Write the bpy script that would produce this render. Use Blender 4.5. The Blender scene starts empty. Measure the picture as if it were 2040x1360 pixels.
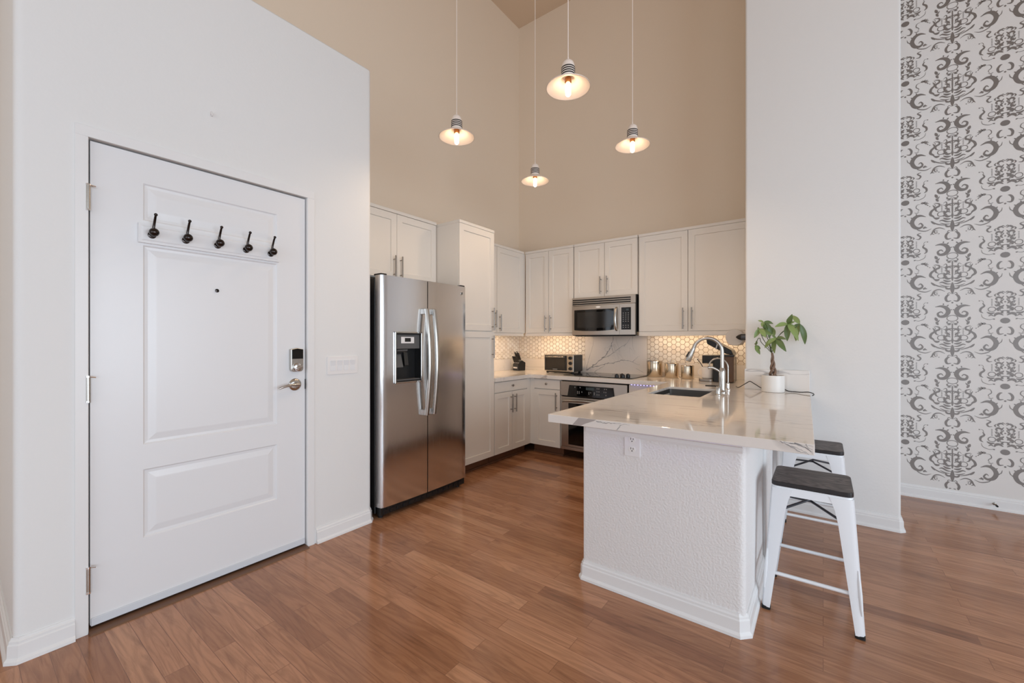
import bpy, bmesh, math, random
from mathutils import Vector, Matrix
random.seed(7)
C = bpy.context.scene.collection
SC = bpy.context.scene
PI = math.pi

# ------------------------------------------------------------------ camera, world, light, exposure
EYE = 1.25
cam_d = bpy.data.cameras.new('camera'); cam = bpy.data.objects.new('camera', cam_d); C.objects.link(cam)
cam_d.sensor_width = 36; cam_d.lens = 833 / 2040 * 36; cam_d.clip_start = .02
cam.location = (0, 0, EYE)
cam.rotation_euler = (PI / 2, 0, math.atan2(.597, .8023))
cam_d.shift_y = -.5 / 2040
SC.camera = cam
SC.view_settings.view_transform = 'Standard'; SC.view_settings.look = 'None'
SC.view_settings.gamma = 1; SC.view_settings.use_curve_mapping = False
SC.view_settings.exposure = 0.0
SC.cycles.use_denoising = True
SC.cycles.max_bounces = 10; SC.cycles.diffuse_bounces = 6
SC.cycles.sample_clamp_indirect = 6
w = bpy.data.worlds.new('daylight'); SC.world = w; w.use_nodes = True
w.node_tree.nodes['Background'].inputs[0].default_value = (.75, .87, 1, 1)
w.node_tree.nodes['Background'].inputs[1].default_value = .6

def area(name, loc, rot, sx, sy, power, col):
    l = bpy.data.lights.new(name, 'AREA'); l.shape = 'RECTANGLE'; l.size = sx; l.size_y = sy
    l.energy = power; l.color = col
    o = bpy.data.objects.new(name, l); C.objects.link(o); o.location = loc; o.rotation_euler = rot
    return o
# daylight standing in the two window openings of the room
area('window_daylight', (4.32, -.2, 1.45), (0, PI / 2, 0), 2.5, 5.6, 235, (.77, .885, 1))
area('window_daylight', (.6, -4.12, 1.6), (PI / 2, 0, 0), 4.4, 2.5, 76, (.8, .9, 1))

# ------------------------------------------------------------------ materials
def lin(c):
    return tuple(((v / 255) / 12.92 if v / 255 <= .04045 else ((v / 255 + .055) / 1.055) ** 2.4) for v in c) + (1,)
M = {}
def mat(name, col, rough=.5, metal=0, spec=.5, emit=None, es=0, coat=0, trans=0, bump=None):
    m = bpy.data.materials.new(name); m.use_nodes = True
    nt = m.node_tree; b = nt.nodes['Principled BSDF']
    b.inputs['Base Color'].default_value = col if len(col) == 4 else lin(col)
    b.inputs['Roughness'].default_value = rough; b.inputs['Metallic'].default_value = metal
    b.inputs['Specular IOR Level'].default_value = spec
    b.inputs['Coat Weight'].default_value = coat
    b.inputs['Transmission Weight'].default_value = trans
    if emit: b.inputs['Emission Color'].default_value = emit; b.inputs['Emission Strength'].default_value = es
    if bump:
        sc, st, dist = bump
        tc = nt.nodes.new('ShaderNodeTexCoord'); n = nt.nodes.new('ShaderNodeTexNoise'); bp = nt.nodes.new('ShaderNodeBump')
        n.inputs['Scale'].default_value = sc; n.inputs['Detail'].default_value = 3
        bp.inputs['Strength'].default_value = st; bp.inputs['Distance'].default_value = dist
        nt.links.new(tc.outputs['Object'], n.inputs['Vector']); nt.links.new(n.outputs['Fac'], bp.inputs['Height'])
        nt.links.new(bp.outputs['Normal'], b.inputs['Normal'])
    M[name] = m
    return m
def N(nt, t, **kw):
    n = nt.nodes.new(t)
    for k, v in kw.items():
        if k.startswith('i_'): n.inputs[int(k[2:])].default_value = v
        else: setattr(n, k, v)
    return n
mat('wall_white', (230, 230, 229), .7, bump=(70, .22, .003))
mat('wall_textured', (230, 228, 227), .7, bump=(95, .6, .0055))
mat('wall_kitchen', (232, 216, 196), .75, bump=(70, .2, .003))
mat('ceiling_paint', (214, 192, 168), .8)
mat('trim_white', (232, 232, 232), .35)
mat('door_white', (230, 231, 233), .28)
mat('cabinet_white', (226, 220, 212), .4)
mat('cabinet_inside', (190, 180, 170), .6)
mat('black_gap', (14, 13, 13), .6)
mat('dark_plastic', (24, 24, 25), .35)
mat('grey_plastic', (92, 92, 92), .45)
mat('black_glass', (9, 9, 10), .06, spec=.6)
mat('smoked_glass', (40, 39, 38), .12, spec=.6)
mat('panel_glass', (16, 16, 17), .2)
mat('chrome', (235, 235, 235), .08, 1)
mat('nickel', (190, 186, 180), .24, 1)
mat('handle_steel', (150, 142, 134), .3, 1)
mat('sink_steel', (104, 102, 100), .38, .85)
mat('bronze', (62, 56, 54), .14, .95)
mat('toe_wood', (104, 68, 46), .5)
mat('stool_white', (236, 239, 243), .3)
mat('rubber', (18, 18, 18), .7)
mat('brace_dark', (84, 86, 92), .35, .7)
mat('ceramic', (238, 236, 232), .35)
mat('mug_white', (230, 224, 218), .3)
mat('soil', (48, 36, 28), .9)
mat('bark', (128, 104, 88), .8, bump=(60, .8, .004))
mat('stem_green', (72, 80, 48), .6)
mat('cord_black', (32, 32, 34), .5)
mat('grout', (146, 122, 98), .9)
mat('vein_grey', (150, 147, 146), .3)
mat('vein_patch', (172, 164, 160), .22)
mat('plate_white', (234, 232, 231), .35)
mat('slot_dark', (30, 22, 20), .6)
mat('shade_white', (240, 228, 218), .35)
mat('stripe_dark', (34, 28, 26), .5)
mat('bulb', (255, 230, 200), .3, emit=(1, .72, .46, 1), es=19)
mat('led_warm', (255, 230, 200), .5, emit=(1, .7, .42, 1), es=62)
mat('led_soft', (255, 230, 200), .5, emit=(1, .72, .45, 1), es=30)
mat('led_lamp', (255, 230, 200), .5, emit=(1, .76, .55, 1), es=14)
mat('led_violet', (200, 190, 255), .5, emit=(.4, .28, 1, 1), es=5)
mat('led_dot', (200, 190, 255), .5, emit=(.5, .45, 1, 1), es=1.7)
mat('led_tape', (210, 208, 220), .5)
mat('display', (30, 36, 36), .2, emit=(.6, .7, .7, 1), es=.03)
mat('legend', (150, 150, 150), .5)
mat('paper', (206, 200, 194), .85)
mat('paper_core', (40, 36, 32), .8)
mat('coffee_black', (20, 18, 18), .25)
mat('water_tank', (96, 74, 60), .08, spec=.6)
mat('knife_steel', (200, 200, 200), .2, 1)
mat('threshold', (108, 78, 58), .4)
mat('sweep_grey', (212, 216, 222), .4)

def steel(name, col, rough, stretch):
    m = mat(name, col, rough, 1); nt = m.node_tree; b = nt.nodes['Principled BSDF']
    tc = N(nt, 'ShaderNodeTexCoord'); mp = N(nt, 'ShaderNodeMapping'); mp.inputs['Scale'].default_value = stretch
    n = N(nt, 'ShaderNodeTexNoise'); n.inputs['Scale'].default_value = 1; n.inputs['Detail'].default_value = 4
    mr = N(nt, 'ShaderNodeMapRange'); mr.inputs[3].default_value = rough - .06; mr.inputs[4].default_value = rough + .08
    nt.links.new(tc.outputs['Object'], mp.inputs[0]); nt.links.new(mp.outputs[0], n.inputs['Vector'])
    nt.links.new(n.outputs['Fac'], mr.inputs[0]); nt.links.new(mr.outputs[0], b.inputs['Roughness'])
    b.inputs['Anisotropic'].default_value = .35
    # gentle waviness of the sheet
    n2 = N(nt, 'ShaderNodeTexNoise'); n2.inputs['Scale'].default_value = 2.2; n2.inputs['Detail'].default_value = 0
    bp = N(nt, 'ShaderNodeBump'); bp.inputs['Strength'].default_value = .06; bp.inputs['Distance'].default_value = .03
    nt.links.new(tc.outputs['Object'], n2.inputs['Vector']); nt.links.new(n2.outputs['Fac'], bp.inputs['Height'])
    nt.links.new(bp.outputs['Normal'], b.inputs['Normal'])
    return m
steel('fridge_steel', (220, 219, 220), .17, (40, 260, 3))
steel('appliance_steel', (196, 186, 176), .3, (3, 40, 260))

def ramp(nt, stops):
    r = N(nt, 'ShaderNodeValToRGB'); e = r.color_ramp.elements
    e[0].position, e[0].color = stops[0][0], lin(stops[0][1])
    e[1].position, e[1].color = stops[-1][0], lin(stops[-1][1])
    for p, c in stops[1:-1]:
        k = e.new(p); k.color = lin(c)
    return r

def floor_mat():
    m = mat('oak_floor', (150, 100, 74), .3); nt = m.node_tree; b = nt.nodes['Principled BSDF']; L = nt.links.new
    tc = N(nt, 'ShaderNodeTexCoord')
    br = N(nt, 'ShaderNodeTexBrick'); br.offset = .37; br.offset_frequency = 2; br.squash = 1
    br.inputs['Color1'].default_value = (0, 0, 0, 1); br.inputs['Color2'].default_value = (1, 1, 1, 1)
    br.inputs['Mortar'].default_value = (.5, .5, .5, 1)
    br.inputs['Scale'].default_value = 1; br.inputs['Mortar Size'].default_value = .0011
    br.inputs['Mortar Smooth'].default_value = .1; br.inputs['Bias'].default_value = 0
    br.inputs['Brick Width'].default_value = .83; br.inputs['Row Height'].default_value = .079
    L(tc.outputs['Object'], br.inputs['Vector'])
    # per-plank tone
    tone = ramp(nt, [(0, (150, 102, 74)), (.15, (169, 119, 86)), (.6, (186, 134, 99)), (.9, (194, 142, 107)), (1, (202, 152, 116))])
    L(br.outputs['Color'], tone.inputs[0])
    # grain shifted per plank
    sep = N(nt, 'ShaderNodeSeparateXYZ'); L(tc.outputs['Object'], sep.inputs[0])
    ad = N(nt, 'ShaderNodeMath', operation='MULTIPLY_ADD'); ad.inputs[1].default_value = 37.0
    L(br.outputs['Color'], ad.inputs[0]); L(sep.outputs['X'], ad.inputs[2])
    cmb = N(nt, 'ShaderNodeCombineXYZ'); L(ad.outputs[0], cmb.inputs[0]); L(sep.outputs['Y'], cmb.inputs[1])
    mp = N(nt, 'ShaderNodeMapping'); mp.inputs['Scale'].default_value = (2.6, 26, 1); L(cmb.outputs[0], mp.inputs[0])
    gn = N(nt, 'ShaderNodeTexNoise'); gn.inputs['Scale'].default_value = 1; gn.inputs['Detail'].default_value = 6; gn.inputs['Roughness'].default_value = .62; gn.inputs['Distortion'].default_value = 1.6
    L(mp.outputs[0], gn.inputs['Vector'])
    gr = ramp(nt, [(.3, (150, 138, 130)), (.42, (205, 200, 196)), (.55, (240, 240, 240)), (.75, (255, 255, 255))]); L(gn.outputs['Fac'], gr.inputs[0])
    mx = N(nt, 'ShaderNodeMix', data_type='RGBA', blend_type='MULTIPLY'); mx.inputs[0].default_value = .55
    L(tone.outputs[0], mx.inputs[6]); L(gr.outputs[0], mx.inputs[7])
    # ring figure of the flat-sawn boards
    mp2 = N(nt, 'ShaderNodeMapping'); mp2.inputs['Scale'].default_value = (1.1, 9, 1); L(cmb.outputs[0], mp2.inputs[0])
    rn = N(nt, 'ShaderNodeTexNoise'); rn.inputs['Scale'].default_value = 1; rn.inputs['Detail'].default_value = 1; rn.inputs['Distortion'].default_value = .4
    L(mp2.outputs[0], rn.inputs['Vector'])
    rm = N(nt, 'ShaderNodeMath', operation='MULTIPLY'); rm.inputs[1].default_value = 70; L(rn.outputs['Fac'], rm.inputs[0])
    rs = N(nt, 'ShaderNodeMath', operation='SINE'); L(rm.outputs[0], rs.inputs[0])
    rg = N(nt, 'ShaderNodeMapRange'); rg.inputs[1].default_value = .2; rg.inputs[2].default_value = 1; rg.inputs[3].default_value = 0; rg.inputs[4].default_value = .22
    L(rs.outputs[0], rg.inputs[0])
    fig = N(nt, 'ShaderNodeMix', data_type='RGBA'); fig.inputs[7].default_value = lin((104, 64, 44))
    L(rg.outputs[0], fig.inputs[0]); L(mx.outputs[2], fig.inputs[6]); mx = fig
    # broad stain variation
    n3 = N(nt, 'ShaderNodeTexNoise'); n3.inputs['Scale'].default_value = 1.3; n3.inputs['Detail'].default_value = 2; L(tc.outputs['Object'], n3.inputs['Vector'])
    mortar = N(nt, 'ShaderNodeMix', data_type='RGBA'); mortar.inputs[7].default_value = lin((78, 44, 30))
    mf = N(nt, 'ShaderNodeMath', operation='MULTIPLY'); mf.inputs[1].default_value = .5
    L(br.outputs['Fac'], mf.inputs[0]); L(mf.outputs[0], mortar.inputs[0]); L(mx.outputs[2], mortar.inputs[6])
    L(mortar.outputs[2], b.inputs['Base Color'])
    rr = N(nt, 'ShaderNodeMapRange'); rr.inputs[3].default_value = .13; rr.inputs[4].default_value = .2
    L(gn.outputs['Fac'], rr.inputs[0]); L(rr.outputs[0], b.inputs['Roughness'])
    bp = N(nt, 'ShaderNodeBump'); bp.inputs['Strength'].default_value = .12; bp.inputs['Distance'].default_value = .002
    inv = N(nt, 'ShaderNodeMath', operation='MULTIPLY_ADD'); inv.inputs[1].default_value = -1.5
    L(br.outputs['Fac'], inv.inputs[0]); inv.inputs[2].default_value = 0; L(inv.outputs[0], bp.inputs['Height'])
    L(bp.outputs['Normal'], b.inputs['Normal'])
    return m
floor_mat()

def quartz(name, base, vein, scale, thresh, rough=.12):
    m = mat(name, base, rough); nt = m.node_tree; b = nt.nodes['Principled BSDF']; L = nt.links.new
    tc = N(nt, 'ShaderNodeTexCoord'); mp = N(nt, 'ShaderNodeMapping'); mp.inputs['Scale'].default_value = scale
    L(tc.outputs['Object'], mp.inputs[0])
    n = N(nt, 'ShaderNodeTexNoise'); n.inputs['Scale'].default_value = 1; n.inputs['Detail'].default_value = 4; n.inputs['Distortion'].default_value = .5
    L(mp.outputs[0], n.inputs['Vector'])
    a = N(nt, 'ShaderNodeMath', operation='SUBTRACT'); a.inputs[1].default_value = .5; L(n.outputs['Fac'], a.inputs[0])
    ab = N(nt, 'ShaderNodeMath', operation='ABSOLUTE'); L(a.outputs[0], ab.inputs[0])
    mr = N(nt, 'ShaderNodeMapRange'); mr.inputs[1].default_value = 0; mr.inputs[2].default_value = thresh; mr.inputs[3].default_value = 1; mr.inputs[4].default_value = 0
    L(ab.outputs[0], mr.inputs[0])
    n2 = N(nt, 'ShaderNodeTexNoise'); n2.inputs['Scale'].default_value = 1.7; L(tc.outputs['Object'], n2.inputs['Vector'])
    m2 = N(nt, 'ShaderNodeMapRange'); m2.inputs[1].default_value = .42; m2.inputs[2].default_value = .62; m2.inputs[3].default_value = 0; m2.inputs[4].default_value = .8
    L(n2.outputs['Fac'], m2.inputs[0])
    mu = N(nt, 'ShaderNodeMath', operation='MULTIPLY'); L(mr.outputs[0], mu.inputs[0]); L(m2.outputs[0], mu.inputs[1])
    mx = N(nt, 'ShaderNodeMix', data_type='RGBA'); mx.inputs[6].default_value = lin(base); mx.inputs[7].default_value = lin(vein)
    L(mu.outputs[0], mx.inputs[0]); L(mx.outputs[2], b.inputs['Base Color'])
    return m
quartz('quartz', (228, 222, 216), (158, 150, 146), (.9, 7.5, 3), .012, .07)
quartz('quartz_slab', (228, 220, 213), (190, 182, 177), (1.6, 1.6, 1.6), .006, .2)

def tile_mat():
    m = mat('hex_tile', (236, 214, 188), .25); nt = m.node_tree; b = nt.nodes['Principled BSDF']
    g = N(nt, 'ShaderNodeNewGeometry'); r = ramp(nt, [(0, (226, 216, 204)), (.5, (236, 229, 219)), (1, (242, 237, 230))])
    nt.links.new(g.outputs['Random Per Island'], r.inputs[0]); nt.links.new(r.outputs[0], b.inputs['Base Color'])
tile_mat()
def seat_wood():
    m = mat('seat_wood', (70, 62, 60), .5); nt = m.node_tree; b = nt.nodes['Principled BSDF']; L = nt.links.new
    tc = N(nt, 'ShaderNodeTexCoord'); mp = N(nt, 'ShaderNodeMapping'); mp.inputs['Scale'].default_value = (5, 22, 5); L(tc.outputs['Object'], mp.inputs[0])
    n = N(nt, 'ShaderNodeTexNoise'); n.inputs['Scale'].default_value = 1; n.inputs['Detail'].default_value = 1.5; n.inputs['Distortion'].default_value = 1.2; L(mp.outputs[0], n.inputs['Vector'])
    w_ = N(nt, 'ShaderNodeMath', operation='MULTIPLY'); w_.inputs[1].default_value = 42; L(n.outputs['Fac'], w_.inputs[0])
    s = N(nt, 'ShaderNodeMath', operation='SINE'); L(w_.outputs[0], s.inputs[0])
    mr = N(nt, 'ShaderNodeMapRange'); mr.inputs[1].default_value = -1; mr.inputs[2].default_value = 1; L(s.outputs[0], mr.inputs[0])
    r = ramp(nt, [(0, (58, 52, 51)), (.6, (84, 76, 74)), (1, (104, 96, 94))]); L(mr.outputs[0], r.inputs[0]); L(r.outputs[0], b.inputs['Base Color'])
    bp = N(nt, 'ShaderNodeBump'); bp.inputs['Strength'].default_value = .25; bp.inputs['Distance'].default_value = .002; L(mr.outputs[0], bp.inputs['Height']); L(bp.outputs['Normal'], b.inputs['Normal'])
seat_wood()
mat('seat_edge', (34, 31, 32), .4)
def leaf_mat():
    m = mat('leaf', (96, 122, 66), .42); nt = m.node_tree; b = nt.nodes['Principled BSDF']
    g = N(nt, 'ShaderNodeNewGeometry'); r = ramp(nt, [(0, (78, 104, 60)), (.5, (104, 132, 76)), (1, (142, 164, 100))])
    nt.links.new(g.outputs['Random Per Island'], r.inputs[0]); nt.links.new(r.outputs[0], b.inputs['Base Color'])
    b.inputs['Subsurface Weight'].default_value = .05
leaf_mat()
mat('wallpaper', (226, 223, 220), .55)
mat('foil_ink', (132, 127, 124), .42, .5)

# ------------------------------------------------------------------ mesh helpers
OFF = {}
class B:
    def __init__(s): s.bm = bmesh.new()
    def face(s, pts, mi=0):
        vs = [s.bm.verts.new(p) for p in pts]
        try:
            f = s.bm.faces.new(vs); f.material_index = mi; return f
        except ValueError: return None
    def box(s, x0, x1, y0, y1, z0, z1, mi=0):
        v = [s.bm.verts.new((x, y, z)) for z in (z0, z1) for y in (y0, y1) for x in (x0, x1)]
        for q in ((0, 2, 3, 1), (4, 5, 7, 6), (0, 1, 5, 4), (2, 6, 7, 3), (0, 4, 6, 2), (1, 3, 7, 5)):
            f = s.bm.faces.new([v[i] for i in q]); f.material_index = mi
        return s
    def prism(s, poly, z0, z1, mi=0, fr=None):
        fr = fr or (lambda u, v, w: (u, v, w))
        a = [s.bm.verts.new(fr(x, y, z0)) for x, y in poly]; b = [s.bm.verts.new(fr(x, y, z1)) for x, y in poly]
        n = len(poly)
        fs = [s.bm.faces.new(a[::-1]), s.bm.faces.new(b)]
        for i in range(n): fs.append(s.bm.faces.new((a[i], a[(i + 1) % n], b[(i + 1) % n], b[i])))
        for f in fs: f.material_index = mi
        return s
    def rings(s, rings, cap0=True, cap1=True, closed=True, mi=0):
        R = [[s.bm.verts.new(p) for p in r] for r in rings]
        n = len(R[0]); fs = []
        for a, b in zip(R, R[1:]):
            for i in range(n if closed else n - 1):
                j = (i + 1) % n
                fs.append(s.bm.faces.new((a[i], a[j], b[j], b[i])))
        if cap0: fs.append(s.bm.faces.new(R[0][::-1]))
        if cap1: fs.append(s.bm.faces.new(R[-1]))
        for f in fs: f.material_index = mi
        return s
    def tube(s, pts, r, seg=10, mi=0, smoothing=0, sx=1.0):
        pts = [Vector(p) for p in pts]
        if smoothing: pts = catmull(pts, smoothing)
        n = len(pts)
        rad = r if callable(r) else (lambda t: r)
        rings = []; t0 = (pts[1] - pts[0]).normalized()
        up = Vector((0, 0, 1)) if abs(t0.z) < .9 else Vector((1, 0, 0))
        nrm = (up - t0 * up.dot(t0)).normalized()
        for i, p in enumerate(pts):
            t = ((pts[min(i + 1, n - 1)] - pts[max(i - 1, 0)])).normalized()
            nrm = (nrm - t * nrm.dot(t)).normalized(); bn = t.cross(nrm)
            rr = rad(i / (n - 1))
            rings.append([p + (nrm * math.cos(a) + bn * math.sin(a) * sx) * rr for a in [2 * PI * k / seg for k in range(seg)]])
        return s.rings(rings, mi=mi)
    def cyl(s, p0, p1, r0, r1=None, seg=16, mi=0):
        r1 = r0 if r1 is None else r1
        return s.tube([p0, p1], lambda t: r0 + (r1 - r0) * t, seg, mi)
    def lathe(s, prof, c, seg=24, axis='z', cap0=True, cap1=True, mi=0):
        c = Vector(c); rings = []
        for r, h in prof:
            ring = []
            for k in range(seg):
                a = 2 * PI * k / seg; ca, sa = math.cos(a) * max(r, 1e-5), math.sin(a) * max(r, 1e-5)
                ring.append(c + (Vector((ca, sa, h)) if axis == 'z' else Vector((h, ca, sa)) if axis == 'x' else Vector((sa, h, ca))))
            rings.append(ring)
        return s.rings(rings, cap0, cap1, mi=mi)
    def ball(s, c, r, seg=14, sc=(1, 1, 1), mi=0):
        prof = [(math.sin(PI * k / 8), -math.cos(PI * k / 8)) for k in range(9)]
        rings = [[Vector(c) + Vector((math.cos(2 * PI * j / seg) * max(p, 1e-4) * r * sc[0], math.sin(2 * PI * j / seg) * max(p, 1e-4) * r * sc[1], h * r * sc[2])) for j in range(seg)] for p, h in prof]
        return s.rings(rings, mi=mi)
    def xf(s, mtx):
        bmesh.ops.transform(s.bm, matrix=mtx, verts=s.bm.verts); return s
    def out(s, name, m, parent=None, smooth=None, bev=0, seg=2, ang=40):
        bm = s.bm
        bmesh.ops.recalc_face_normals(bm, faces=bm.faces)
        me = bpy.data.meshes.new(name)
        off = Vector((0, 0, 0))
        if parent is not None: off = OFF.get(parent.name, Vector((0, 0, 0)))
        for v in bm.verts: v.co -= off
        bm.to_mesh(me); bm.free()
        for mm in (m if isinstance(m, (list, tuple)) else [m]): me.materials.append(M[mm])
        if smooth:
            for p in me.polygons: p.use_smooth = True
            me.set_sharp_from_angle(angle=math.radians(smooth))
        o = bpy.data.objects.new(name, me); C.objects.link(o)
        if parent is not None: o.parent = parent; OFF[o.name] = off
        if bev:
            b = o.modifiers.new('bevel', 'BEVEL'); b.width = bev; b.segments = seg; b.limit_method = 'ANGLE'; b.angle_limit = math.radians(ang)
        return o
def catmull(p, k):
    q = [p[0] * 2 - p[1]] + list(p) + [p[-1] * 2 - p[-2]]; r = []
    for i in range(1, len(q) - 2):
        for j in range(k):
            t = j / k
            r.append(.5 * ((2 * q[i]) + (q[i + 1] - q[i - 1]) * t + (2 * q[i - 1] - 5 * q[i] + 4 * q[i + 1] - q[i + 2]) * t * t + (3 * q[i] - q[i - 1] - 3 * q[i + 1] + q[i + 2]) * t ** 3))
    return r + [p[-1]]
def thing(name, label, cat, loc=(0, 0, 0), group=None):
    o = bpy.data.objects.new(name, None); C.objects.link(o); o.location = loc; o.empty_display_size = .05
    OFF[o.name] = Vector(loc); return tag(o, label, cat, group)
def tag(o, label, cat, group=None):
    o['label'] = label; o['category'] = cat
    if group: o['group'] = group
    return o
def struct(o): o['kind'] = 'structure'; return o
def copy_tree(o, parent=None):
    c = o.copy(); C.objects.link(c)
    if parent is not None: c.parent = parent
    for ch in [x for x in bpy.data.objects if x.parent == o]: copy_tree(ch, c)
    return c
def cut(o, cutters):
    """difference of a mesh with box cutters, baked into the mesh"""
    tmp = []
    for cb in cutters:
        c = B().box(*cb).out('cutter', 'black_gap'); tmp.append(c)
        md = o.modifiers.new('cut', 'BOOLEAN'); md.operation = 'DIFFERENCE'; md.object = c; md.solver = 'EXACT'
    dg = bpy.context.evaluated_depsgraph_get(); dg.update()
    me = bpy.data.meshes.new_from_object(o.evaluated_get(dg))
    o.modifiers.clear(); old = o.data; o.data = me
    for c in tmp: bpy.data.objects.remove(c)
    return o
def rpoly(poly, rad, k=5):
    """round the corners of a plan polygon; rad = {index: radius}"""
    r = []; n = len(poly)
    for i, p in enumerate(poly):
        if i not in rad: r.append(p); continue
        p = Vector(p); a = (Vector(poly[i - 1]) - p).normalized(); b = (Vector(poly[(i + 1) % n]) - p).normalized(); R = rad[i]
        for j in range(k + 1):
            t = j / k; q = (p + a * R) * (1 - t) ** 2 + p * 2 * t * (1 - t) + (p + b * R) * t * t
            r.append((q.x, q.y))
    return r
def rrect(x0, x1, y0, y1, r, k=5): return rpoly([(x0, y0), (x1, y0), (x1, y1), (x0, y1)], {i: r for i in range(4)}, k)

def panel_front(b, fr, W, H, cells, th, prof, mi=0):
    """a slab (u 0..W, v 0..H, front at w=0, back at -th) with panels; cells = (u0,u1,v0,v1); prof = ((inset, w), ...)"""
    us = sorted({0, W} | {c[0] for c in cells} | {c[1] for c in cells}); vs = sorted({0, H} | {c[2] for c in cells} | {c[3] for c in cells})
    V = {}
    def vert(u, v, w_=0):
        k = (round(u, 5), round(v, 5), round(w_, 5))
        if k not in V: V[k] = b.bm.verts.new(fr(u, v, w_))
        return V[k]
    for i in range(len(us) - 1):
        for j in range(len(vs) - 1):
            u0, u1, v0, v1 = us[i], us[i + 1], vs[j], vs[j + 1]
            if any(abs(c[0] - u0) < 1e-6 and abs(c[1] - u1) < 1e-6 and abs(c[2] - v0) < 1e-6 and abs(c[3] - v1) < 1e-6 for c in cells):
                prev = [vert(u0, v0), vert(u1, v0), vert(u1, v1), vert(u0, v1)]
                for ins, w_ in prof:
                    cur = [b.bm.verts.new(fr(u0 + ins, v0 + ins, w_)), b.bm.verts.new(fr(u1 - ins, v0 + ins, w_)), b.bm.verts.new(fr(u1 - ins, v1 - ins, w_)), b.bm.verts.new(fr(u0 + ins, v1 - ins, w_))]
                    for k in range(4): b.bm.faces.new((prev[k], prev[(k + 1) % 4], cur[(k + 1) % 4], cur[k]))
                    prev = cur
                b.bm.faces.new(prev)
            else: b.bm.faces.new((vert(u0, v0), vert(u1, v0), vert(u1, v1), vert(u0, v1)))
    # sides and back as a rim
    rim = [(u, 0) for u in us] + [(W, v) for v in vs[1:]] + [(u, H) for u in us[::-1][1:]] + [(0, v) for v in vs[::-1][1:-1]]
    fv = [vert(u, v) for u, v in rim]; bv = [b.bm.verts.new(fr(u, v, -th)) for u, v in rim]
    for k in range(len(rim)): b.bm.faces.new((fv[k], bv[k], bv[(k + 1) % len(rim)], fv[(k + 1) % len(rim)]))
    b.bm.faces.new(bv)
    return b
def frX(x, y0, z0): return lambda u, v, w: (x + w, y0 + u, z0 + v)       # faces +X
def frY(y, x0, z0): return lambda u, v, w: (x0 + u, y - w, z0 + v)       # faces -Y

# ------------------------------------------------------------------ the room
X_L, Y_B, H_C = -3.27, 4.55, 5.435
Y_W = 3.72          # face of the wing wall
Y_P = 4.64          # papered wall
X_D = -2.52         # face of the entry wall
f = struct(B().box(-3.42, 4.4, -4.2, 4.8, -.1, 0).out('floor', 'oak_floor'))
struct(B().box(-3.42, 4.4, -4.2, 4.8, H_C, H_C + .1).out('ceiling', 'ceiling_paint'))
struct(B().box(-3.42, X_L, -4.2, 4.8, 0, H_C).out('wall_left', 'wall_kitchen'))
struct(B().box(X_L, -.49, Y_B, 4.8, 0, H_C).out('wall_back', 'wall_kitchen'))
struct(cut(B().box(X_L, 4.4, -4.2, -4.05, 0, H_C).out('wall_front', 'wall_white'), [(-1.6, 2.8, -4.5, -3.9, .35, 2.85)]))
struct(cut(B().box(4.25, 4.4, -4.05, 4.8, 0, H_C).out('wall_right', 'wall_white'), [(4.1, 4.6, -3, 2.6, .2, 2.7)]))
# window frames in the two openings
b = B()
for y in (-3.0, -1.6, -.2, 1.2, 2.54): b.box(4.27, 4.31, y, y + .06, .2, 2.7)
for z in (.2, 2.64): b.box(4.27, 4.31, -3, 2.6, z, z + .06)
struct(b.out('window_1', 'trim_white'))
b = B()
for x in (-1.6, -.17, 1.27, 2.74): b.box(x, x + .06, -4.11, -4.07, .35, 2.85)
for z in (.35, 2.79): b.box(-1.6, 2.8, -4.11, -4.07, z, z + .06)
struct(b.out('window_2', 'trim_white'))
# wing wall between kitchen and papered wall
struct(B().prism(rpoly([(-.49, Y_W), (.41, Y_W), (.41, 4.8), (-.49, 4.8)], {0: .018, 1: .018}), 0, H_C).out('wall_wing', 'wall_white', smooth=30))
# entry wall: a thick white box whose top is a shelf, door let into it
ew = B().prism(rpoly([(X_L, .145), (X_D, .145), (X_D, 1.75), (X_L, 1.75)], {1: .03, 2: .03}, 5), -.05, 3.13).out('wall_entry', 'wall_white', smooth=30, bev=.01, seg=2, ang=60)
struct(cut(ew, [(X_D - .12, X_D + .1, .352, 1.298, -.2, 2.122)]))

# papered wall with its printed ornament
LAY = [0]
def stroke(b, pts, ws, o, mirror=1, k=4):
    LAY[0] = (LAY[0] + 1) % 90
    p = [Vector((x * mirror, z, 0)) for x, z in pts]; n0 = len(p)
    q = catmull(p, k) if n0 > 2 else [p[0].lerp(p[1], t / 6) for t in range(7)]
    m = len(q)
    L_, R_ = [], []
    for i, c in enumerate(q):
        t = (q[min(i + 1, m - 1)] - q[max(i - 1, 0)])
        if t.length < 1e-7: t = Vector((1, 0, 0))
        t.normalize(); nrm = Vector((-t.y, t.x, 0))
        if isinstance(ws, (int, float)): wd = ws * math.sin(PI * (.08 + .84 * i / (m - 1)))
        else:
            s_ = i / (m - 1) * (len(ws) - 1); a_ = int(min(s_, len(ws) - 2)); wd = ws[a_] + (ws[a_ + 1] - ws[a_]) * (s_ - a_)
        L_.append(c + nrm * wd / 2); R_.append(c - nrm * wd / 2)
    vs = [[b.bm.verts.new(o(v.x, v.y)) for v in S_] for S_ in (L_, R_)]
    for i in range(m - 1):
        f = b.bm.faces.new((vs[0][i], vs[0][i + 1], vs[1][i + 1], vs[1][i])); f.material_index = 1
def blob(b, c, rx, rz, o, mirror=1):
    f = b.face([o(c[0] * mirror + rx * math.cos(2 * PI * k / 12), c[1] + rz * math.sin(2 * PI * k / 12)) for k in range(12)], 1)
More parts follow.
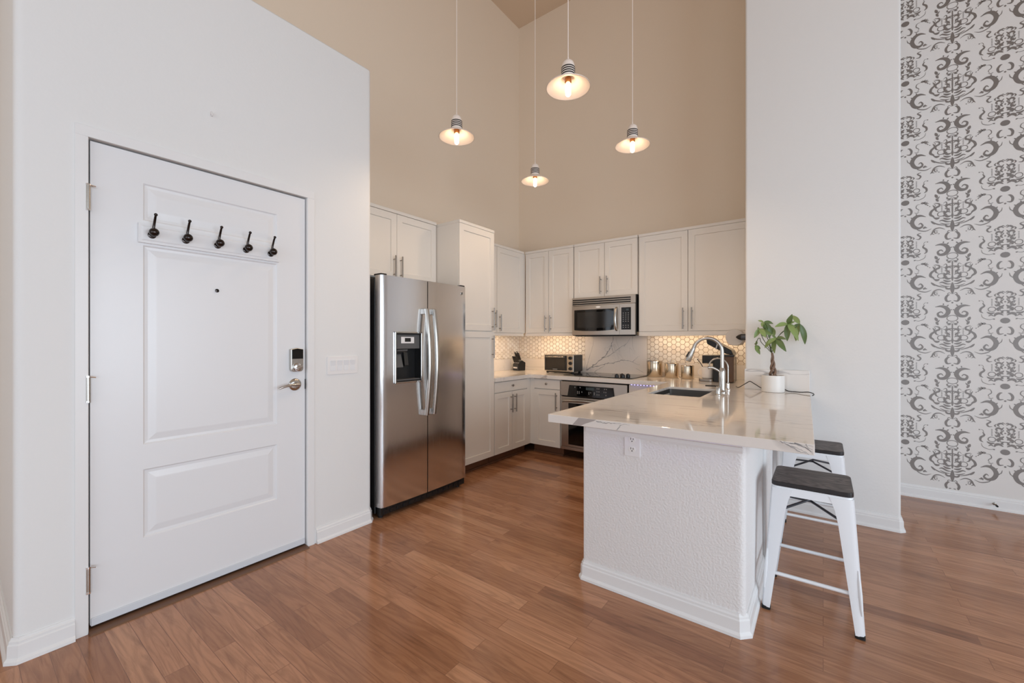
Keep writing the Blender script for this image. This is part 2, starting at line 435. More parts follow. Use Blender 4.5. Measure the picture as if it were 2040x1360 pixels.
def ring(b, c, rx, rz, wd, o, mirror=1):
    stroke(b, [(c[0] + rx * math.cos(2 * PI * k / 12), c[1] + rz * math.sin(2 * PI * k / 12)) for k in range(13)], [wd, wd], o, mirror, 2)
SEA = [.003, .016, .024, .026, .024, .017, .011, .008, .003]
def scroll(b, p, q, wd, o, s):
    dx, dz = q[0] - p[0], q[1] - p[1]; l = math.hypot(dx, dz); nx, nz = -dz / l, dx / l
    stroke(b, [p, (p[0] + dx * .5 + nx * l * .16, p[1] + dz * .5 + nz * l * .16), (q[0], q[1]), (q[0] - dx * .1 - nx * l * .28, q[1] - dz * .1 - nz * l * .28)], [.002, wd, wd * .7, .002], o, s)
def motif_a(b, o):
    for s in (1, -1):
        stroke(b, [(.095, .338), (.062, .342), (.034, .328), (.022, .297), (.04, .266), (.07, .262), (.08, .285), (.062, .298), (.05, .284)], SEA, o, s)
        stroke(b, [(.148, .088), (.18, .102), (.21, .092), (.228, .055), (.214, .016), (.186, .003), (.166, .02), (.178, .042), (.19, .03)], SEA, o, s)
        for p, q in (((.03, .34), (.02, .352)), ((.05, .35), (.048, .364)), ((.012, .31), (.002, .314)), ((.2, .105), (.204, .12)), ((.222, .085), (.236, .095)), ((.232, .05), (.246, .052))): stroke(b, [p, q], .008, o, s)
        stroke(b, [(.095, .255), (.083, .225)], .018, o, s); stroke(b, [(.09, .222), (.078, .195)], .015, o, s); stroke(b, [(.07, .235), (.086, .21)], .008, o, s)
        stroke(b, [(.098, .186), (.074, .178), (.072, .16), (.092, .148), (.09, .126), (.076, .116)], .013, o, s)
        stroke(b, [(.0, .214), (.02, .205), (.03, .215), (.02, .226)], .008, o, s); stroke(b, [(.006, .2), (.028, .195)], .009, o, s)
        stroke(b, [(.05, .175), (.036, .186), (.03, .17), (.042, .158), (.05, .165)], .006, o, s)
        for k in range(6): stroke(b, [(.054, .165 - k * .009), (.062, .169 - k * .009)], .005, o, s)
        ring(b, (.062, .095), .02, .018, .005, o, s)
        for pts, wd in (([(.006, .15), (.02, .161), (.034, .15), (.028, .137)], .012), ([(.042, .136), (.024, .128), (.014, .112)], .013), ([(.01, .1), (.026, .109), (.042, .099), (.038, .086), (.028, .089)], .014), ([(.006, .074), (.024, .069), (.04, .08), (.052, .074)], .016), ([(.008, .05), (.03, .05), (.05, .062)], .014), ([(.006, .028), (.03, .03), (.055, .045), (.072, .04)], .011), ([(.012, .01), (.04, .012), (.068, .026)], .008), ([(.07, .07), (.085, .063), (.102, .073)], .016), ([(.012, -.014), (.03, -.006), (.038, .008)], .013), ([(.05, .118), (.04, .108), (.05, .1)], .008)): stroke(b, pts, wd, o, s)
        stroke(b, [(.012, .135), (.03, .118), (.02, .108)], .006, o, s)
        stroke(b, [(.108, .172), (.098, .146), (.116, .125), (.122, .1), (.106, .084), (.1, .07)], .015, o, s); stroke(b, [(.126, .11), (.114, .095)], .012, o, s)
        stroke(b, [(.1, .15), (.094, .17), (.104, .185)], .003, o, s)
        stroke(b, [(.036, .0), (.085, .02), (.115, .046)], .008, o, s); stroke(b, [(.095, .02), (.118, .048)], .013, o, s)
        stroke(b, [(.04, -.028), (.07, -.012), (.098, -.02), (.112, -.05), (.1, -.06)], .009, o, s); stroke(b, [(.078, -.03), (.098, -.032), (.094, -.052), (.08, -.05)], .006, o, s); stroke(b, [(.1, -.03), (.122, -.062)], .008, o, s)
        blob(b, (.085, -.042), .004, .004, o, s); blob(b, (.074, -.058), .0035, .0035, o, s)
        stroke(b, [(.116, -.012), (.15, -.026), (.188, -.014), (.204, .004)], .007, o, s); stroke(b, [(.235, .05), (.252, .062), (.258, .086)], .005, o, s)
        stroke(b, [(.15, .012), (.162, -.006)], .012, o, s); stroke(b, [(.14, .0), (.166, .004)], .01, o, s)
        for a in (-.6, 0, .6, 1.2): stroke(b, [(.16, .196), (.16 - .03 * math.cos(a), .196 + .024 * math.sin(a) * .9 - .006)], .007, o, s)
        blob(b, (.166, .2), .011, .008, o, s)
        stroke(b, [(.176, .196), (.198, .19), (.204, .168), (.188, .15), (.196, .132)], .005, o, s); stroke(b, [(.186, .132), (.2, .125), (.214, .132)], .005, o, s)
        for k in range(3): stroke(b, [(.122 + k * .011, .164 + k * .009), (.129 + k * .011, .169 + k * .009)], .006, o, s)
        stroke(b, [(.006, -.103), (.028, -.106), (.036, -.082), (.026, -.06), (.014, -.055)], .015, o, s)
        stroke(b, [(.004, -.05), (.018, -.04), (.026, -.05), (.018, -.058)], .005, o, s)
    ring(b, (0, .246), .03, .023, .005, o)
    stroke(b, [(0, .205), (0, .06)], [.007, .009, .007], o); stroke(b, [(-.03, .166), (.03, .166)], .008, o)
    stroke(b, [(0, .04), (0, -.05)], .024, o); stroke(b, [(-.032, -.008), (.032, -.008)], .014, o); stroke(b, [(0, .1), (0, .05)], .012, o)
    blob(b, (0, -.118), .006, .006, o)
def motif_b(b, o):
    for s in (1, -1):
        stroke(b, [(.008, -.1), (.03, -.103), (.037, -.078), (.026, -.056), (.014, -.052)], .014, o, s)
        for pts, wd in (([(.006, .195), (.022, .206), (.037, .193), (.027, .181)], .012), ([(.006, .178), (.018, .165), (.034, .171), (.045, .158), (.036, .147)], .013), ([(.01, .152), (.021, .136), (.011, .122)], .012), ([(.052, .141), (.034, .133), (.03, .115), (.044, .107), (.051, .119)], .012), ([(.006, .112), (.018, .1), (.032, .106)], .014), ([(.008, .087), (.022, .092), (.037, .082), (.03, .069)], .018), ([(.006, .07), (.017, .059), (.008, .05)], .012), ([(.009, .036), (.03, .05), (.047, .044), (.053, .028)], .018), ([(.052, .057), (.072, .051), (.092, .062)], .014), ([(.056, .03), (.07, .04), (.084, .03)], .009), ([(.044, .198), (.052, .186), (.044, .176)], .008)): stroke(b, pts, wd, o, s)
        for cx_, cz_, rr in ((.03, .072, .008), (.014, .152, .007), (.036, .112, .006)): stroke(b, [(cx_ + rr * math.cos(a), cz_ + rr * math.sin(a)) for a in (-.6, .5, 1.6, 2.7, 3.8)], [.002, .006, .006, .004, .002], o, s)
        stroke(b, [(.0, .202), (.012, .212), (.022, .2)], .006, o, s); stroke(b, [(.03, .12), (.046, .132), (.04, .15)], .005, o, s)
        ring(b, (.066, .082), .019, .017, .005, o, s)
        for k in range(6): stroke(b, [(.062, .154 - k * .009), (.07, .158 - k * .009)], .005, o, s)
        stroke(b, [(.094, .224), (.072, .214), (.09, .194), (.082, .176), (.064, .178)], .01, o, s)
        stroke(b, [(.114, .13), (.104, .11), (.122, .09), (.124, .068), (.11, .056)], .013, o, s); stroke(b, [(.106, .12), (.112, .146), (.126, .15)], .003, o, s)
        stroke(b, [(.12, .05), (.112, .022), (.08, .006), (.05, .014)], .004, o, s); stroke(b, [(.05, .006), (.062, .012)], .008, o, s)
        blob(b, (.13, .148), .004, .004, o, s)
    stroke(b, [(-.03, .07), (.03, .07)], .006, o); blob(b, (0, .135), .005, .005, o)
    blob(b, (0, -.004), .025, .021, o); blob(b, (0, -.112), .006, .006, o)
b = B()
b.box(.41, 4.25, Y_P, 4.8, 0, H_C)
for i in range(0, 4):
    for j in range(-6, 5):
        motif_a(b, (lambda cx, cz: (lambda x, z: (cx + x, Y_P - .0004 - LAY[0] * 1.2e-5, cz + z)))(.804 + .55 * i, 3.122 + .485 * j))
        motif_b(b, (lambda cx, cz: (lambda x, z: (cx + x, Y_P - .0004 - LAY[0] * 1.2e-5, cz + z)))(.55 + .54 * i - .014, 3.346 + .485 * j))
bm = b.bm
bmesh.ops.delete(bm, geom=[v for v in bm.verts if v.co.y < Y_P - .0001 and (v.co.x < .412 or v.co.z > H_C - .005 or v.co.z < .1)], context='VERTS')
struct(b.out('wall_papered', ['wallpaper', 'foil_ink']))

# pony wall of the peninsula: front leg and right leg
struct(B().prism(rpoly([(-1.02, 2.0), (-.262, 2.0), (-.262, 3.72), (-.40, 3.72), (-.40, 2.13), (-1.02, 2.13)], {0: .012, 1: .03}), 0, .838).out('wall_peninsula', 'wall_textured', smooth=30))

def baseboard(name, path, side, h=.095, prof=None, m='trim_white'):
    prof = prof or [(0, 0), (.024, 0), (.023, .012), (.015, .022), (.014, .068), (.010, .073), (.010, .082), (.005, .088), (.004, h), (0, h)]
    p = [Vector(q) for q in path]; n = len(p); rings = []
    for i in range(n):
        d0 = (p[i] - p[i - 1]).normalized() if i else (p[1] - p[0]).normalized()
        d1 = (p[i + 1] - p[i]).normalized() if i < n - 1 else d0
        n0 = Vector((-d0.y, d0.x)) * side; n1 = Vector((-d1.y, d1.x)) * side
        mt = (n0 + n1).normalized(); mt = mt / max(.3, mt.dot(n0))
        rings.append([(p[i].x + mt.x * o_, p[i].y + mt.y * o_, z) for o_, z in prof])
    return struct(B().rings(rings).out(name, m))
baseboard('baseboard_entry', [(-3.2, .145), (-2.538, .145), (-2.52, .163), (-2.52, .312)], -1)
baseboard('baseboard_entry', [(-2.52, 1.352), (-2.52, 1.728), (-2.542, 1.75), (-2.56, 1.75)], -1)
baseboard('baseboard_wing', [(-.26, Y_W), (.395, Y_W), (.41, Y_W + .015), (.41, 4.62)], -1)
baseboard('baseboard_papered', [(.42, Y_P), (4.24, Y_P)], -1)
baseboard('baseboard_peninsula', [(-1.02, 2.125), (-1.02, 2.008), (-1.012, 2.0), (-.288, 2.0), (-.262, 2.026), (-.262, 3.69)], -1)
# moulding under the worktop overhang
b = B(); z0 = .838
prof = [(0, .775), (.006, .775), (.009, .785), (.009, .8), (.018, .806), (.018, .838), (0, .838)]
b.rings([[(x, 2.0 - o_, z) for o_, z in prof] for x in (-1.0, -.272)])
struct(b.out('trim_1', 'trim_white'))
# flat support panel at the seating side
struct(B().box(-.262, -.25, 2.64, 2.72, .0, .838).out('trim_2', 'trim_white', bev=.002))

# ------------------------------------------------------------------ entry door
d1 = struct(bpy.data.objects.new('door_1', None)); C.objects.link(d1); d1.location = (X_D - .012, .36, 0); OFF['door_1'] = Vector(d1.location)
W_, H_ = .93, 2.087
cells = [(.175, .768, .312, .629), (.175, .768, .744, 1.670), (.175, .768, 1.785, 1.957)]
b = panel_front(B(), frX(X_D - .012, .36, .026), W_, H_, cells, .04, ((.006, -.006), (.018, -.007), (.03, -.0045), (.046, -.0015), (.05, -.0012)))
b.out('door_slab', 'door_white', d1)
B().box(X_D - .03, X_D - .006, .362, 1.288, .022, .056).out('door_sweep', 'sweep_grey', d1, bev=.002)
for z in (1.864, 1.045, .23):
    h = B().cyl((X_D + .004, .352, z - .05), (X_D + .004, .352, z + .05), .008, seg=14)
    for q in (-.02, .02): h.cyl((X_D + .004, .352, z + q - .001), (X_D + .004, .352, z + q + .001), .0084, seg=14)
    h = h.out('hinge', 'nickel', d1, smooth=40)
    B().cyl((X_D + .004, .352, z + .05), (X_D + .004, .352, z + .058), .0095, seg=14).cyl((X_D + .004, .352, z + .054), (X_D + .012, .375, z + .05), .003, seg=8).cyl((X_D + .004, .352, z - .057), (X_D + .004, .352, z - .049), .0095, seg=14).out('hinge_pin', 'chrome', h, smooth=40)
xf_ = X_D - .012
B().lathe([(.009, 0), (.009, .003), (.006, .004)], (xf_, .8296, 1.513), axis='x').out('peephole', 'bronze', d1, smooth=40)
# keypad deadbolt
db = B().prism(rpoly([(1.196, 1.07), (1.268, 1.07), (1.268, 1.203), (1.232, 1.21), (1.196, 1.203)], {0: .02, 1: .02}), 0, .026, fr=lambda u, v, w: (xf_ + w, u, v)).out('deadbolt', 'nickel', d1, bev=.003)
B().prism([(1.199, 1.146), (1.265, 1.146), (1.265, 1.2), (1.232, 1.207), (1.199, 1.2)], .026, .03, fr=lambda u, v, w: (xf_ + w, u, v)).out('battery_cover', 'black_glass', db, bev=.001)
B().lathe([(.022, .026), (.024, .03), (.022, .038), (.014, .041)], (xf_, 1.232, 1.097), axis='x').out('turn_rose', 'chrome', db, smooth=40)
B().prism(rrect(-.021, .021, -.006, .006, .005), .038, .056, fr=lambda u, v, w: (xf_ + w, 1.232 + u * .9 + v * .35, 1.097 + u * .38 - v)).out('thumb_turn', 'chrome', db, bev=.002)
# lever
lv = B().lathe([(.036, 0), (.036, .006), (.03, .012), (.02, .015)], (xf_, 1.229, .992), axis='x').lathe([(.013, .01), (.012, .05), (.0, .054)], (xf_, 1.229, .992), axis='x').out('door_lever', 'nickel', d1, smooth=40)
B().tube([(xf_ + .045, 1.235, .992), (xf_ + .048, 1.21, .994), (xf_ + .05, 1.17, .993), (xf_ + .05, 1.135, .985), (xf_ + .047, 1.118, .978)], lambda t: .0105 - .005 * t, 12, smoothing=5).out('lever_arm', 'nickel', lv, smooth=60)
B().box(xf_ - .03, xf_ + .002, 1.2885, 1.2925, .96, 1.02).out('strike', 'dark_plastic', d1)
# casing and threshold
b = B()
fr_ = [(.05, 0), (0, 0)]
b.box(X_D, X_D + .007, .312, .352, 0, 2.122).box(X_D, X_D + .007, 1.298, 1.340, 0, 2.122).box(X_D, X_D + .007, .312, 1.340, 2.122, 2.168)
b.box(X_D - .11, X_D + .002, .3505, .3535, 0, 2.12).box(X_D - .11, X_D + .002, 1.2965, 1.2995, 0, 2.12)
struct(b.out('trim_3', 'trim_white', bev=.002))
struct(B().box(X_D - .11, X_D - .06, .354, 1.297, 0, 2.12).out('door_gap_shade', 'black_gap'))  # black sheet behind the door, its colour stands in for shade in the gaps
b = B(); b.prism([(X_D - .08, 0), (X_D + .035, 0), (X_D + .03, .006), (X_D - .01, .011), (X_D - .08, .011)], .354, 1.296, fr=lambda u, v, w: (u, w, v))
struct(b.out('trim_5', 'threshold'))

# coat rail on the door
cr = thing('coat_rail', 'white board with five dark hooks across the top of the white entry door', 'coat rack', (xf_, .83, 1.71))
b = panel_front(B(), lambda u, v, w: (xf_ + .016 + w, .515 + u, 1.706 + v), .62, .09, [(.0101, .6099, .0101, .0799)], .016, ((.006, .003), (.01, .003)))
b.out('rail_board', 'door_white', cr)
for y in (.5624, .6914, .826, .959, 1.085):
    x0 = xf_ + .019
    h = B().lathe([(.016, 0), (.016, .003), (.008, .006)], (x0, y, 1.745), axis='x')
    h.tube([(x0 + .004, y, 1.745), (x0 + .012, y + .002, 1.765), (x0 + .016, y + .004, 1.79), (x0 + .03, y + .005, 1.82), (x0 + .04, y + .005, 1.832)], lambda t: .0062 - .0018 * t, 10, smoothing=5)
    h.ball((x0 + .041, y + .005, 1.834), .0072)
    h.tube([(x0 + .004, y, 1.745), (x0 + .02, y, 1.738), (x0 + .03, y, 1.748)], .005, 8, smoothing=4)
    h = h.out('hook', 'bronze', cr, smooth=50)
    B().ball((x0 + .036, y, 1.753), .0195).out('hook_knob', 'bronze', h, smooth=60)
wh = B().cyl((X_D, .799, 2.416), (X_D + .012, .799, 2.416), .004, seg=10).tube([(X_D + .01, .799, 2.424), (X_D + .016, .799, 2.41), (X_D + .01, .801, 2.403), (X_D + .004, .803, 2.41)], .003, 8, smoothing=4).out('wall_hook', 'plate_white', smooth=50)
tag(wh, 'tiny white hook in the wall above the entry door', 'hook')

# wall switches
sw = thing('light_switch', 'white wall plate of four rocker switches right of the entry door', 'light switch', (X_D, 1.531, 1.094))
B().prism(rrect(1.424, 1.638, 1.037, 1.152, .006), 0, .006, fr=lambda u, v, w: (X_D + w, u, v)).out('switch_plate', 'plate_white', sw, bev=.002)
for k in range(4):
    y = 1.531 + (k - 1.5) * .046
    b = B(); b.prism([(.006, 1.062), (.0085, 1.062), (.0055 + .0015, 1.094), (.012, 1.127), (.006, 1.127)], y - .016, y + .016, fr=lambda u, v, w: (X_D + u, w, v))
    b.out('rocker_switch', 'door_white', sw)
# outlet on the pony wall
ou = thing('wall_outlet', 'white two-socket outlet on the textured front of the peninsula', 'outlet', (-.755, 2.0, .745))
B().prism(rrect(-.79, -.71, .685, .803, .006), 0, .007, fr=lambda u, v, w: (u, 2.0 - w, v)).out('outlet_plate', 'plate_white', ou, bev=.0025)
for z in (.769, .722):
    s_ = B().prism([( -.75 + .017 * math.cos(a) , z + .0155 * max(-.8, min(.8, math.sin(a)))) for a in [2 * PI * k / 24 for k in range(24)]], .007, .009, fr=lambda u, v, w: (u, 2.0 - w, v)).out('socket', 'ceramic', ou)
    B().box(-.757, -.7545, 1.990, 1.992, z - .001, z + .009).box(-.7455, -.743, 1.990, 1.992, z - .001, z + .007).lathe([(.0028, -.001), (.0028, .001)], (-.75, 1.991, z - .008), axis='y', seg=10).out('socket_holes', 'slot_dark', s_)
# door stop on the papered wall's baseboard
ds = thing('door_stop', 'small spring door stop on the baseboard under the wallpaper', 'door stop', (1.02, Y_P - .014, .045))
b = B(); b.lathe([(.01, 0), (.01, -.004), (.006, -.006)], (1.02, Y_P - .014, .045), axis='y')
b.tube([(1.02 + .005 * math.cos(k * .9), Y_P - .018 - k * .0012, .045 + .005 * math.sin(k * .9)) for k in range(40)], .0014, 6)
b.out('spring', 'handle_steel', ds, smooth=50)
B().cyl((1.02, Y_P - .066, .045), (1.02, Y_P - .08, .045), .007, .006).out('rubber_tip', 'rubber', ds, smooth=50)

# ------------------------------------------------------------------ kitchen cabinets
def bar_handle(parent, p, length, out, vertical=True):
    p = Vector(p); o = Vector(out); a = Vector((0, 0, 1)) if vertical else (Vector((0, 1, 0)) if abs(out[0]) > .5 else Vector((1, 0, 0)))
    c = p + o * .032; b = B()
    b.cyl(c - a * length / 2, c + a * length / 2, .0062, seg=12)
    for s in (-1, 1): b.cyl(p + a * s * length * .34, c + a * s * length * .34, .0045, seg=10)
    return b.out('bar_handle', 'handle_steel', parent, smooth=50)
def knob(parent, p, out):
    b = B(); o = Vector(out); p = Vector(p)
    b.cyl(p, p + o * .016, .005, seg=10); b.cyl(p + o * .016, p + o * .022, .012, .013, 14); b.cyl(p + o * .022, p + o * .026, .013, .008, 14)
    return b.out('knob', 'handle_steel', parent, smooth=40)
SHK = ((.0006, -.001), (.003, -.009), (.006, -.009))
def front(cab, name, facing, face, u0, u1, v0, v1, stile=.057):
    g = .0016; u0 += g; u1 -= g; v0 += g; v1 -= g
    fr = frX(face, u0, v0) if facing == 'X' else frY(face, u0, v0)
    st = min(stile, (v1 - v0) * .26)
    cells = [(st, u1 - u0 - st, st, v1 - v0 - st)] if stile else []
    return panel_front(B(), fr, u1 - u0, v1 - v0, cells, .019, SHK).out(name, 'cabinet_white', cab)
def cabinet(name, label, facing, face, back, u0, u1, z0, z1, fronts, crown=0, rail=0, toe=0, sides=None):
    c = thing(name, label, 'cabinet', ((face + back) / 2, (u0 + u1) / 2, 0 if toe else z0) if facing == 'X' else ((u0 + u1) / 2, (face + back) / 2, 0 if toe else z0))
    def bx(b, ua, ub, fa, fb, za, zb):
        if facing == 'X': b.box(min(fa, fb), max(fa, fb), ua, ub, za, zb)
        else: b.box(ua, ub, min(fa, fb), max(fa, fb), za, zb)
        return b
    sg = 1 if facing == 'X' else -1          # outward direction of the face
    bd = face - sg * .021
    bx(B(), u0 + .0008, u1 - .0008, back, bd, z0 if not toe else .1, z1 - (.028 if crown else 0)).out('carcass', 'cabinet_white', c)
    out = (1, 0, 0) if facing == 'X' else (0, -1, 0)
    for ft in fronts:
        kind, a0, a1, v0, v1 = ft[:5]
        dr = front(c, kind, facing, face, a0, a1, v0, v1, 0 if kind == 'drawer' else .057)
        P = (lambda u, v: (face, u, v)) if facing == 'X' else (lambda u, v: (u, face, v))
        if kind == 'drawer': knob(dr, P((a0 + a1) / 2, (v0 + v1) / 2 + .004), out)
        elif len(ft) > 5: bar_handle(dr, P(*ft[5][:2]), ft[5][2], out)
    if crown:
        b = B()
        bx(b, u0, u1, back, face + sg * .004, z1 - .028, z1)
        b.out('crown_strip', 'cabinet_white', c, bev=.003)
    if rail:
        bx(B(), u0 + .001, u1 - .001, face - sg * .03, face - sg * .004, z0 - rail, z0 - .0005).out('light_rail', 'cabinet_white', c, bev=.003)
    if toe:
        b = bx(B(), u0 + .001, u1 - .001, back, face - sg * .075, 0, .1)
        b.out('toe_kick', 'toe_wood', c)
        bx(B(), u0 + .001, u1 - .001, face - sg * .075, face - sg * .058, 0, .02).out('shoe_moulding', 'toe_wood', c, bev=.006)
    return c
X_L0, Y_B0 = X_L, Y_B; X_L, Y_B = X_L + .004, Y_B - .004
FX, UX = -2.65, -2.945      # base and upper fronts on the left wall
FY, UY = 3.91, 4.22         # base and upper fronts on the back wall
cabinet('wall_cabinet', 'white two-door cabinet above the steel refrigerator', 'X', UX, X_L, 1.83, 2.755, 1.78, 2.375,
        [('door', 1.835, 2.298, 1.785, 2.345, (2.262, 1.885, .19)), ('door', 2.298, 2.752, 1.785, 2.345, (2.334, 1.885, .19))], crown=1)
cabinet('pantry_cabinet', 'tall white pantry cabinet standing right of the steel refrigerator', 'X', FX, X_L, 2.76, 3.262, .1, 2.36,
        [('door', 2.762, 3.262, .1, 1.345, (3.225, 1.195, .225)), ('door', 2.762, 3.262, 1.35, 2.332, (3.225, 1.47, .225))], crown=1, toe=1)
cabinet('wall_cabinet', 'white upper cabinet on the left wall between pantry and kitchen corner', 'X', UX, X_L, 3.266, 4.205, 1.348, 2.345,
        [('door', 3.268, 3.672, 1.348, 2.317, (3.632, 1.5, .19)), ('door', 3.676, 4.17, 1.348, 2.317, (3.714, 1.46, .19))], crown=1, rail=.036)
cabinet('base_cabinet', 'white lower cabinet with one drawer and two doors right of the pantry', 'X', FX, X_L, 3.266, 3.9, .1, .838,
        [('drawer', 3.268, 3.852, .728, .832), ('door', 3.268, 3.566, .1, .722, (3.535, .598, .19)), ('door', 3.568, 3.852, .1, .722, (3.602, .598, .19))], toe=1)
cabinet('wall_cabinet', 'white two-door upper cabinet in the corner left of the microwave', 'Y', UY, Y_B, -2.94, -2.27, 1.348, 2.345,
        [('door', -2.932, -2.603, 1.348, 2.317, (-2.637, 1.46, .19)), ('door', -2.601, -2.272, 1.348, 2.317, (-2.567, 1.46, .19))], crown=1, rail=.036)
cabinet('wall_cabinet', 'short white two-door cabinet directly above the microwave', 'Y', UY, Y_B, -2.264, -1.53, 1.735, 2.345,
        [('door', -2.262, -1.897, 1.735, 2.317, (-1.935, 1.855, .19)), ('door', -1.895, -1.532, 1.735, 2.317, (-1.86, 1.855, .19))], crown=1)
cabinet('wall_cabinet', 'widest white upper cabinet, right of the microwave above the canisters', 'Y', UY, Y_B, -1.52, -.494, 1.348, 2.345,
        [('door', -1.518, -1.041, 1.348, 2.317, (-1.08, 1.47, .205)), ('door', -1.039, -.496, 1.348, 2.317, (-1.0, 1.47, .205))], crown=1, rail=.045)
cabinet('base_cabinet', 'white lower cabinet with one drawer and one door left of the oven', 'Y', FY, Y_B, -2.648, -2.262, .1, .838,
        [('drawer', -2.598, -2.266, .728, .832), ('door', -2.598, -2.266, .1, .722, (-2.305, .598, .19))], toe=1)
cabinet('base_cabinet', 'white lower cabinet right of the oven behind the peninsula', 'Y', FY, Y_B, -1.506, -.51, .1, .838,
        [('drawer', -1.504, -1.125, .728, .832), ('door', -1.504, -1.125, .1, .722, (-1.16, .598, .19))], toe=1)
for cab_, bxs in (('base_cabinet', [(-2.68, -2.657, 3.853, 3.932, .1, .838)]), ('base_cabinet.001', [(-2.655, -2.599, 3.914, 3.93, .1, .838)]), ('wall_cabinet.001', [(-2.972, -2.95, 4.172, 4.236, 1.348, 2.317)])):
    for q in bxs: B().box(*q).out('filler_strip', 'cabinet_white', bpy.data.objects[cab_])
# peninsula carcass under the sink, open at the top
pc = thing('base_cabinet', 'white sink cabinet forming the kitchen side of the peninsula', 'cabinet', (-.7, 2.9, 0))
b = B(); b.box(-1.0, -.42, 2.14, 2.16, .1, .838).box(-1.0, -.42, 3.68, 3.70, .1, .838).box(-1.0, -.42, 2.16, 3.68, .1, .12).box(-.42, -.405, 2.14, 3.68, .1, .838)
b.out('carcass', 'cabinet_white', pc)
for y0, y1 in ((2.16, 2.67), (2.67, 3.18), (3.18, 3.69)):
    b = panel_front(B(), lambda u, v, w: (-1.02 - w, y1 - .002 - u, .1 + v), y1 - y0 - .004, .73, [(.057, y1 - y0 - .061, .057, .673)], .019, SHK).out('door', 'cabinet_white', pc)
    bar_handle(b, (-1.02, y1 - .05, .7), .19, (-1, 0, 0))
B().box(-.95, -.45, 2.16, 3.69, 0, .1).out('toe_kick', 'toe_wood', pc)

X_L, Y_B = X_L0, Y_B0
# ------------------------------------------------------------------ worktop
ct = thing('countertop', 'white veined quartz worktop running round the kitchen and over the peninsula', 'countertop', (-1.4, 3.6, .84))
def slab_with_hole(outer, hole, z0, z1, name, m, parent):
    b = B(); bm = b.bm; eds = []
    for lp in ([outer] + ([hole] if hole else [])):
        vs = [bm.verts.new((x, y, z1)) for x, y in lp]
        for i in range(len(vs)): eds.append(bm.edges.new((vs[i], vs[(i + 1) % len(vs)])))
    bmesh.ops.triangle_fill(bm, use_beauty=True, edges=eds)
    r = bmesh.ops.extrude_face_region(bm, geom=list(bm.faces))
    for v in [g for g in r['geom'] if isinstance(g, bmesh.types.BMVert)]: v.co.z = z0
    return b.out(name, m, parent, bev=.0018, seg=2, ang=50)
SX0, SX1, SY0, SY1 = -1.005, -.655, 2.955, 3.505
outer = [(-3.268, 3.266), (-2.63, 3.266), (-2.63, 3.88), (-1.12, 3.88), (-1.123, 1.816), (-.024, 1.85), (-.075, 3.699), (-.492, 3.699), (-.492, 4.548), (-3.268, 4.548)]
slab_with_hole(outer, rrect(SX0, SX1, SY0, SY1, .02), .84, .88, 'slab', 'quartz', ct)
B().box(X_L + .002, X_L + .022, 3.268, 4.546, .8802, 1.022).out('upstand', 'quartz', ct, bev=.0015)
B().box(X_L + .024, -2.284, 4.528, 4.548, .8802, 1.022).out('upstand', 'quartz', ct, bev=.0015)
B().box(-1.538, -.494, 4.528, 4.548, .8802, 1.022).out('upstand', 'quartz', ct, bev=.0015)
B().box(-.492, -.078, Y_W - .021, Y_W - .001, .8802, 1.036).out('upstand', 'quartz', ct, bev=.0015)
# bold veins inlaid in the front edge of the worktop
def vein2(b, pts, wid, fr, seed=0, k=5, jag=.25):
    rnd = random.Random(seed); P = catmull([Vector((x, y, 0)) for x, y in pts], k); n = len(P); Q = []
    for i, p in enumerate(P):
        t = (P[min(i + 1, n - 1)] - P[max(i - 1, 0)]).normalized(); nm = Vector((-t.y, t.x, 0))
        wd = wid * (.45 + rnd.random() * .9) * (1 - .75 * i / n) * .5; p = p + nm * (rnd.random() - .5) * wid * jag * 4
        Q.append((p + nm * wd, p - nm * wd))
    for (a, b_), (c, d) in zip(Q, Q[1:]): b.face([fr(a.x, a.y), fr(c.x, c.y), fr(d.x, d.y), fr(b_.x, b_.y)])
def edge(x): return 1.816 + (x + 1.123) * (.034 / 1.099) - .0007
fe = lambda x, z: (x, edge(x), z)
B_ = B(); B_.face([fe(-.985, .842), fe(-.94, .842), fe(-.915, .855), fe(-.872, .872), fe(-.86, .879), fe(-.952, .879)]); B_.out('edge_patch', 'vein_patch', ct)
for pts, wd, sd_ in (([(-.862, .872), (-.82, .869), (-.78, .872), (-.74, .8745)], .004, 1), ([(-.76, .842), (-.748, .857), (-.736, .87), (-.7, .874)], .003, 2),
                     ([(-.13, .878), (-.105, .868), (-.075, .851), (-.05, .843)], .004, 3), ([(-.1, .876), (-.065, .87), (-.03, .852)], .004, 4), ([(-.085, .877), (-.045, .862), (-.03, .845)], .004, 5), ([(-.05, .878), (-.045, .866), (-.03, .86)], .003, 6), ([(-.095, .866), (-.07, .858), (-.04, .842)], .003, 7), ([(-.118, .876), (-.08, .8745), (-.028, .872)], .003, 8)):
    b = B(); vein2(b, pts, wd, fe, sd_); b.out('edge_vein', 'vein_grey', ct)
# sink
sk = thing('kitchen_sink', 'undermounted stainless steel sink in the peninsula worktop', 'sink', (-.83, 3.23, .84))
def rr3(ins, z, r): return [(x, y, z) for x, y in rrect(SX0 + ins, SX1 - ins, SY0 + ins, SY1 - ins, r)]
B().rings([rr3(.0008, .8635, .02), rr3(.0012, .835, .022), rr3(.004, .69, .03), rr3(.03, .66, .04), rr3(.12, .655, .04)], cap0=False).out('basin', 'sink_steel', sk, smooth=40)
B().lathe([(.045, 0), (.045, .003), (.03, .002), (.01, .001)], (-.83, 3.23, .6555)).out('drain', 'chrome', sk, smooth=40)
